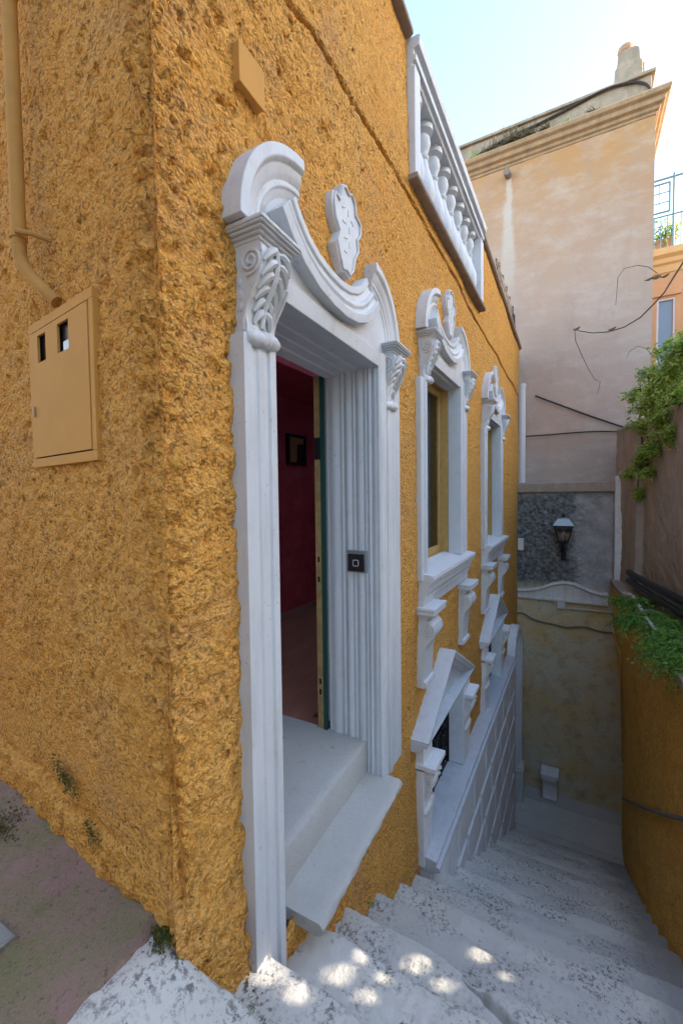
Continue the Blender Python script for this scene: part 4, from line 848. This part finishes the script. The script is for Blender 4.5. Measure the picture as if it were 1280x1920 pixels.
m_ = MB(); m_.tube([tuple(rwall(a, b_, .025)) for a, b_ in [(1167, 1497), (1185, 1505), (1210, 1516), (1240, 1526), (1270, 1534), (1300, 1540), (1340, 1546)]], .020, 7); tag(m_.build('wall_cable', 'cable', None, 60), 'brown cable strung across the lower orange retaining wall', 'cable')
m_ = MB(); m_.tube([tuple(rwall(a, b_, .03)) for a, b_ in [(1149, 1187), (1155, 1205), (1163, 1228), (1164, 1260), (1165, 1300), (1166, 1360), (1166.5, 1430)]], .016, 6); tag(m_.build('corner_conduit', 'pipe_ochre', None, 60), 'ochre conduit running down the far corner of the retaining wall', 'conduit')

# ---------------------------------------------------------------- plants
def leaves(mb, pts, size, droop=.3, fold=.25, aspect=.5):
    for c in pts:
        a = Vector((random.gauss(0, 1), random.gauss(0, 1), random.gauss(-droop, .6))).normalized(); n = a.cross(Vector((random.gauss(0, 1), random.gauss(0, 1), random.gauss(0, 1)))).normalized()
        s_ = size*random.uniform(.6, 1.35); w = n*s_*aspect*.5; c = Vector(c); up = a.cross(n)*s_*fold*.5
        mb.add([c, c+a*s_*.5+w+up, c+a*s_, c+a*s_*.5-w+up], [(0, 1, 2), (0, 2, 3)])
def shrub(name, pix, depth_off, n, size, mat, label, spread, stem_to=None, group=None):
    """pix: list of (px, py, radius m) on the garden wall plane pushed out by depth_off"""
    C = [(gpt(a, b_, depth_off), r_) for a, b_, r_ in pix]; base = C[0][0]; low = min(C, key=lambda q: q[0][2])[0]
    root_pt = Vector(stem_to) if stem_to else Vector(base)
    t = thing(name, tuple(root_pt), label, 'shrub', group); mb = MB(); st = MB(); pts = []
    for c, r_ in C:
        m = int(n*r_*r_/sum(q[1]**2 for q in C)); c = Vector(c)
        for tw in range(max(4, m//45)):
            d_ = Vector((random.gauss(0, 1), random.gauss(0, 1), random.gauss(0, .8))).normalized(); L = r_*random.uniform(.45, 1.25)
            e = c+d_*L; e.z -= .25*L*random.random(); mid = c+d_*L*.5+Vector((0, 0, .06*L)); st.tube([c, mid, e], [.006, .004, .002], 4, False)
            for q in range(int(45*random.uniform(.6, 1.3))):
                u = random.uniform(.15, 1.05); p = c.lerp(mid, u*2) if u < .5 else mid.lerp(e, u*2-1); pts.append(p+Vector((random.gauss(0, spread), random.gauss(0, spread), random.gauss(0, spread))))
        st.tube([root_pt, root_pt.lerp(c, .5)+Vector((0, 0, .1)), c], [.014, .011, .006], 5, False)
    leaves(mb, pts, size, .35, .3, .45); mb.build('foliage', mat, t, 0); st.build('stem', 'twig', t, 60)
rootp = tuple(np.append(GA+(GB-GA)*.18-nrm*.10, 1.12))
shrub('overhanging_shrub', [(1235, 735, .26), (1255, 705, .26), (1272, 670, .28), (1215, 760, .20), (1240, 790, .22), (1270, 740, .26), (1205, 800, .16), (1290, 650, .3), (1190, 740, .16), (1225, 700, .18), (1250, 820, .2), (1225, 830, .18)], .05, 7000, .066, 'leaf', 'big light green shrub spilling over the top of the garden wall', .04, rootp)
shrub('hanging_creeper', [(1200, 868, .14), (1185, 885, .11), (1213, 885, .12), (1205, 850, .13), (1195, 925, .09), (1222, 845, .13)], .10, 3200, .055, 'leaf', 'smaller yellowish green creeper hanging below the big shrub', .03, tuple(np.append(GA+(GB-GA)*.12-nrm*.05, 1.10)))
shrub('pale_flowering_spray', [(1200, 730, .20), (1185, 770, .18), (1215, 700, .16), (1180, 800, .13)], .16, 420, .034, 'pale_leaf', 'loose pale flowering spray at the left edge of the big shrub', .03, rootp)
def fern(name, c, n, L, label):
    t = thing(name, c, label, 'fern', 'ferns on the retaining wall'); mb = MB(); st = MB(); c = Vector(c)
    for k in range(n):
        a = random.uniform(0, 2*PI); lean = random.uniform(.5, 1.25); l_ = L*random.uniform(.55, 1.15); dirv = Vector((math.cos(a), math.sin(a)+.35, 0)).normalized(); P_ = []
        for i in range(9):
            u = i/8; P_.append(c+dirv*l_*lean*u*.9+Vector((0, 0, l_*(.75*u-1.15*u*u*lean))))
        st.tube(P_, [.004*(1-.7*i/8) for i in range(9)], 3, False)
        for i in range(1, 9):
            tg = (P_[i]-P_[i-1]).normalized(); sd_ = tg.cross(Vector((0, 0, 1))).normalized(); w = l_*.20*(1-(i/9)**1.5)+.012
            for sg in (-1, 1):
                for q in (0, .33, .66):
                    b_ = P_[i].lerp(P_[i-1], q); e = b_+sd_*sg*w+tg*w*.45-Vector((0, 0, w*.25*random.random())); hw_ = tg*w*.14; mb.add([b_, b_.lerp(e, .5)+hw_, e, b_.lerp(e, .5)-hw_], [(0, 1, 2), (0, 2, 3)])
    leaves(mb, [c+Vector((random.gauss(0, L*.36), random.gauss(.06, L*.34), random.gauss(-.02, L*.22))) for _ in range(int(n*9))], .034, .2, .3, .55)
    mb.build('frond', 'fern', t, 0); st.build('stem', 'twig', t, 60)
FE = [(1172, 1128, 24, .26, 'small fern at the far end of the retaining wall beside the hose'), (1188, 1165, 34, .34, 'drooping fern hanging down the wall below the hose end'), (1205, 1135, 30, .34, 'fern behind the hose close to the black pipes'), (1230, 1160, 34, .36, 'bushy fern between the hose and the black pipes'), (1250, 1200, 40, .38, 'large bright fern near the right picture edge on the retaining wall'), (1272, 1225, 46, .42, 'largest fern hanging over the orange wall at the right picture edge'), (1268, 1180, 34, .36, 'fern under the black pipes at the right picture edge'), (1300, 1250, 36, .4, 'fern half cut off by the right picture edge')]
for a, b_, n, L, lab in FE: fern('fern', tuple(onZ(a, b_, -1.62)), int(n*1.9), L*.92, lab)
def tuft(name, c, n, L, mat, label, cat='weed', group=None, up=.8):
    t = MB(); c = Vector(c)
    for k in range(n):
        d_ = Vector((random.gauss(0, .5), random.gauss(0, .5), random.uniform(.1, 1)*up)); e = c+d_*L*random.uniform(.4, 1); s_ = Vector((random.gauss(0, 1), random.gauss(0, 1), 0)).normalized()*L*.05; b0_ = c+Vector((random.gauss(0, L*.25), random.gauss(0, L*.35), 0)); t.add([b0_-s_, b0_+s_, e+s_*.6, e-s_*.4], [(0, 1, 2, 3)])
    return tag(t.build(name, mat, None, 0), label, cat, group)
def top_of(px, py, x, z): p = onX(px, py, x); return (x, p[1], z)
tuft('weed', top_of(893, 300, XT-.12, 7.26), 60, .20, 'leaf', 'green weed tuft on the cornice at the left of the tall house')
tuft('dry_weed', top_of(960, 285, XT-.12, 7.26), 170, .34, 'dry_leaf', 'brown dry weeds on the cornice above the water spout', up=1.0)
tuft('weed', top_of(990, 270, XT-.12, 7.26), 110, .25, 'dry_leaf', 'thin dry weeds on the cornice right of the spout')
tuft('weed', top_of(1060, 235, XT-.12, 7.26), 45, .16, 'leaf', 'small green weed midway along the tall house cornice')
tuft('weed', top_of(945, 226, XT+.1, 7.77), 26, .22, 'rail_blue' if False else 'leaf', 'sparse weeds standing up on the parapet coping')
tuft('dry_weed', top_of(920, 300, XT-.12, 7.26), 120, .26, 'dry_leaf', 'brown dry weeds on the cornice left of the water spout', up=.8)
tuft('dry_weed', top_of(1020, 258, XT-.14, 7.26), 120, .22, 'dry_leaf', 'low brown dry weeds halfway along the cornice', up=.6)
tuft('dry_weed', top_of(1110, 212, XT-.14, 7.26), 90, .16, 'dry_leaf', 'short brown weeds on the cornice towards the chimney', up=.5)
tuft('weed', top_of(985, 218, XT+.1, 7.77), 22, .18, 'leaf', 'thin weeds on the parapet coping right of the sparse ones')
# pots on the far terrace
for a, lab in ((1236, 'left flower pot on the far roof terrace beside the tall house'), (1248, 'middle flower pot behind the far terrace railing'), (1259, 'right flower pot beside the thick railing post')):
    py_ = onX(a, 440, XF+.25)[1]; t_p = thing('flower_pot', (XF+.25, py_, zc0+.4), lab, 'flower pot', 'flower pots on the far terrace')
    m_ = MB(); m_.lathe((XF+.25, py_, zc0+.40), [(.10, 0), (.13, .34), (.15, .35), (.15, .42), (.12, .43)], 12); m_.build('pot', 'terracotta', t_p)
    lf_ = MB(); leaves(lf_, [(XF+.25+random.gauss(0, .12), py_+random.gauss(0, .13), zc0+.95+random.gauss(0, .17)) for _ in range(160)], .11, 0, .3, .5); lf_.build('foliage', 'leaf', t_p, 0)
    m_ = MB(); m_.tube([(XF+.25, py_, zc0+.8), (XF+.25, py_+.02, zc0+1.2)], .015, 5); m_.build('stem', 'twig', t_p)
# dry vine twigs crossing the pink plaster
def vine(pix, x, r0, r1, label, leafs):
    P_ = [np.array(onX(a, b_, x)) for a, b_ in pix]; Q = np.array(P_); t = thing('vine_branch', tuple(Q[0]), label, 'branch'); m_ = MB(); n_ = len(Q)
    m_.tube([tuple(p) for p in Q], [r0+(r1-r0)*i/(n_-1) for i in range(n_)], 6); m_.build('twig', 'twig', t, 60)
    for (a, b_) in leafs:
        lm = MB(); c = Vector(onX(a, b_, x)); q = [c, c+Vector((.02, .09, -.03)), c+Vector((-.01, .13, -.045)), c+Vector((.0, .07, -.06)), c+Vector((.01, .02, -.03))]
        lm.add(q+[p+Vector((-.012, 0, .004)) for p in q], [(0, 1, 2, 3, 4), (9, 8, 7, 6, 5)]+[(i, (i+1) % 5, 5+(i+1) % 5, 5+i) for i in range(5)]); lm.build('dry_leaf', 'dry_leaf', t, 0)
vine([(1300, 465), (1280, 492), (1262, 520), (1245, 548), (1225, 570), (1200, 595), (1170, 613), (1140, 622), (1110, 624), (1085, 620), (1077, 617)], 9.2, .016, .006, 'long dry vine branch drooping from upper right across the pink plaster', [(1088, 612), (1155, 612), (1240, 515), (1255, 512)])
vine([(1077, 617), (1079, 640), (1090, 665), (1102, 690), (1115, 712), (1125, 715), (1120, 738)], 9.3, .006, .004, 'thin dry tendril hanging down the pink plaster from the branch end', [])
vine([(1232, 512), (1215, 500), (1195, 497), (1170, 503), (1158, 520), (1156, 548), (1154, 572)], 9.2, .006, .004, 'thin arched tendril curling left beside the tall house corner', [(1235, 515), (1225, 518)])
vine([(1225, 668), (1210, 652), (1195, 649), (1180, 658), (1174, 672)], 9.0, .005, .003, 'small arched tendril just above the big shrub', [])
# moss and small weeds at the foot of the ochre house
def mosspatch(c, rx, ry, label, ang=0.0):
    m_ = MB(); P_ = []
    for _ in range(int(9000*(rx*ry)**.5*(.3+rx*ry*8)**.5)):
        q = min(1.25, abs(random.gauss(0, .52))); a = random.uniform(0, 2*PI); w = 1+.9*float(vn(np.array(math.cos(a)*2+c[0]*9), np.array(math.sin(a)*2+c[1]*7), 120))
        x_, y_ = rx*q*w*math.cos(a), ry*q*w*math.sin(a); P_.append((c[0]+x_*math.cos(ang)-y_*math.sin(ang), c[1]+x_*math.sin(ang)+y_*math.cos(ang), c[2]+.014*(1-q)+random.uniform(-.004, .004)))
    leaves(m_, P_, .011, -.6, .4, .8); return tag(m_.build('moss', 'moss', None, 0), label, 'moss', kind='stuff')
p = onZ(8, 1540, -1.375); mosspatch((p[0]-.06, p[1], -1.385), .15, .22, 'thick green moss cushion on the pavement at the left picture edge')
p = onZ(322, 1748, -1.36); mosspatch((p[0]-.02, p[1]+.01, -1.365), .06, .07, 'mossy clump at the foot of the house corner')
p = onZ(430, 1808, -1.72); mosspatch((p[0], p[1], -1.725), .05, .10, 'strip of green moss on the step beside the door pilaster', .2)
for a, b_, k, lab in ((690, 1690, 3, 'tiny green weed in the step corner under the door sill'), (470, 1880, 1, 'tiny round leafed weed on the step in the foreground')):
    zt_k = NZ[k]; p = onZ(a, b_, zt_k+.01); tuft('small_weed', (p[0], p[1], zt_k-.005), 14, .045, 'fern', lab)
p = onZ(8, 1760, -1.36); m_ = MB(); m_.box(p[0]-.14, p[0]+.02, p[1]-.03, p[1]+.12, -1.40, -1.350); tag(m_.build('drain_cover', 'grey_steel', None, 40, .006), 'corner of a pale metal drain cover set in the pavement at the left edge', 'drain cover')

# ---------------------------------------------------------------- neighbour wall and pierced screen, unseen, added to shade the alley and shape sun spots
def stephit(px, py):
    for k in range(1, 12):
        p = onZ(px, py, NZ[k])
        if NX[k-1] <= p[0] <= NX[k]: return p
    return onZ(px, py, NZ[2])
YN, YS = -10.0, -2.3
sun_v = np.array(sd)
def toward(p, y): return p+sun_v*((y-p[1])/sun_v[1])
holes = []
for a, b_, r_ in ((503, 1824, .075), (556, 1859, .06), (638, 1829, .060), (685, 1794, .040), (685, 1869, .040), (735, 1832, .040), (779, 1810, .062), (832, 1847, .045), (900, 1791, .070), (947, 1832, .035)):
    q = toward(stephit(a, b_), YS); holes.append((q[0], q[2], r_*.72))
hx0, hx1 = min(h[0] for h in holes)-.30, max(h[0] for h in holes)+.30; hz0, hz1 = min(h[1] for h in holes)-.22, max(h[1] for h in holes)+.22
Xh, Zh = np.meshgrid(np.linspace(hx0, hx1, int((hx1-hx0)/.008)), np.linspace(hz0, hz1, int((hz1-hz0)/.006)))
xm2 = .5*(Xh[:-1, :-1]+Xh[1:, 1:]); zm2 = .5*(Zh[:-1, :-1]+Zh[1:, 1:]); kp2 = np.ones(xm2.shape, bool)
for hx, hz_, hr in holes: kp2 &= (((xm2-hx)**2+((zm2-hz_)/.42)**2) > (hr*(1+.5*vn(xm2*16, zm2*30, 130)))**2)
gs = thing('sun_spot_screen', (.5*(hx0+hx1), YS, -2.6), 'unseen pierced screen added to shape the sun spots on the steps', 'screen')
link('pierced_panel', gridmesh('pierced_panel', np.stack([Xh, Xh*0+YS, Zh], -1), kp2), 'blocker', gs, 0, fix=False)
m_ = MB(); m_.box(hx0-.08, hx0-.0, YS-.04, YS+.04, -2.6, hz1+.05); m_.box(hx1, hx1+.08, YS-.04, YS+.04, -2.6, hz1+.05); m_.build('screen_post', 'blocker', gs)
pa_ = toward(np.array([hx0+.16, YS, hz0+.10]), YN); pb_ = toward(np.array([hx1-.16, YS, hz1-.10]), YN); hx0, hx1, hz0, hz1 = pa_[0], pb_[0], pa_[2], pb_[2]
nb = thing('added_shade_wall', (2, YN, -1.7), 'unseen neighbour house behind the garden, outside the picture on the right', 'house')
m_ = MB(); ZT = 7.3
for (a, b_, c, e) in ((-12, hx0, -6.7, ZT), (hx1, 24, -6.7, ZT), (hx0, hx1, -6.7, hz0), (hx0, hx1, hz1, ZT)): m_.box(a, b_, YN-.05, YN, c, e)
m_.build('house_wall', 'blocker', nb)

# unseen house across the street, added to dim the side wall
sh = thing('added_street_house', (-3.4, 6, -1.6), 'unseen house added across the street to dim the side wall', 'house')
m_ = MB(); m_.box(-3.8, -3.4, -1.0, 16, -1.6, 4.6); m_.build('house_wall', 'blocker', sh)
m_ = MB(); m_.box(-3.9, -3.25, -1.1, 16.1, 4.6, 4.8); m_.build('cornice', 'corn_or', sh)

# moss growing on the broken plaster ledge of the side wall
for (a, b_, w_, h_, lab) in ((118, 1462, .12, .035, 'dark green moss in the broken plaster low on the side wall'), (165, 1562, .05, .04, 'small moss patch at the foot of the side wall')):
    s_, z_ = onS(a, b_, .03); m_ = MB(); P_ = []
    for _ in range(int(420*w_/.1)):
        u, v = random.gauss(0, .5), random.gauss(0, .5); P_.append(sideP(s_+w_*u, .012+random.uniform(0, .02), z_+h_*v+.25*w_*u))
    leaves(m_, P_, .0075, .2, .4, .8); tag(m_.build('moss', 'moss', None, 0), lab, 'moss', kind='stuff')
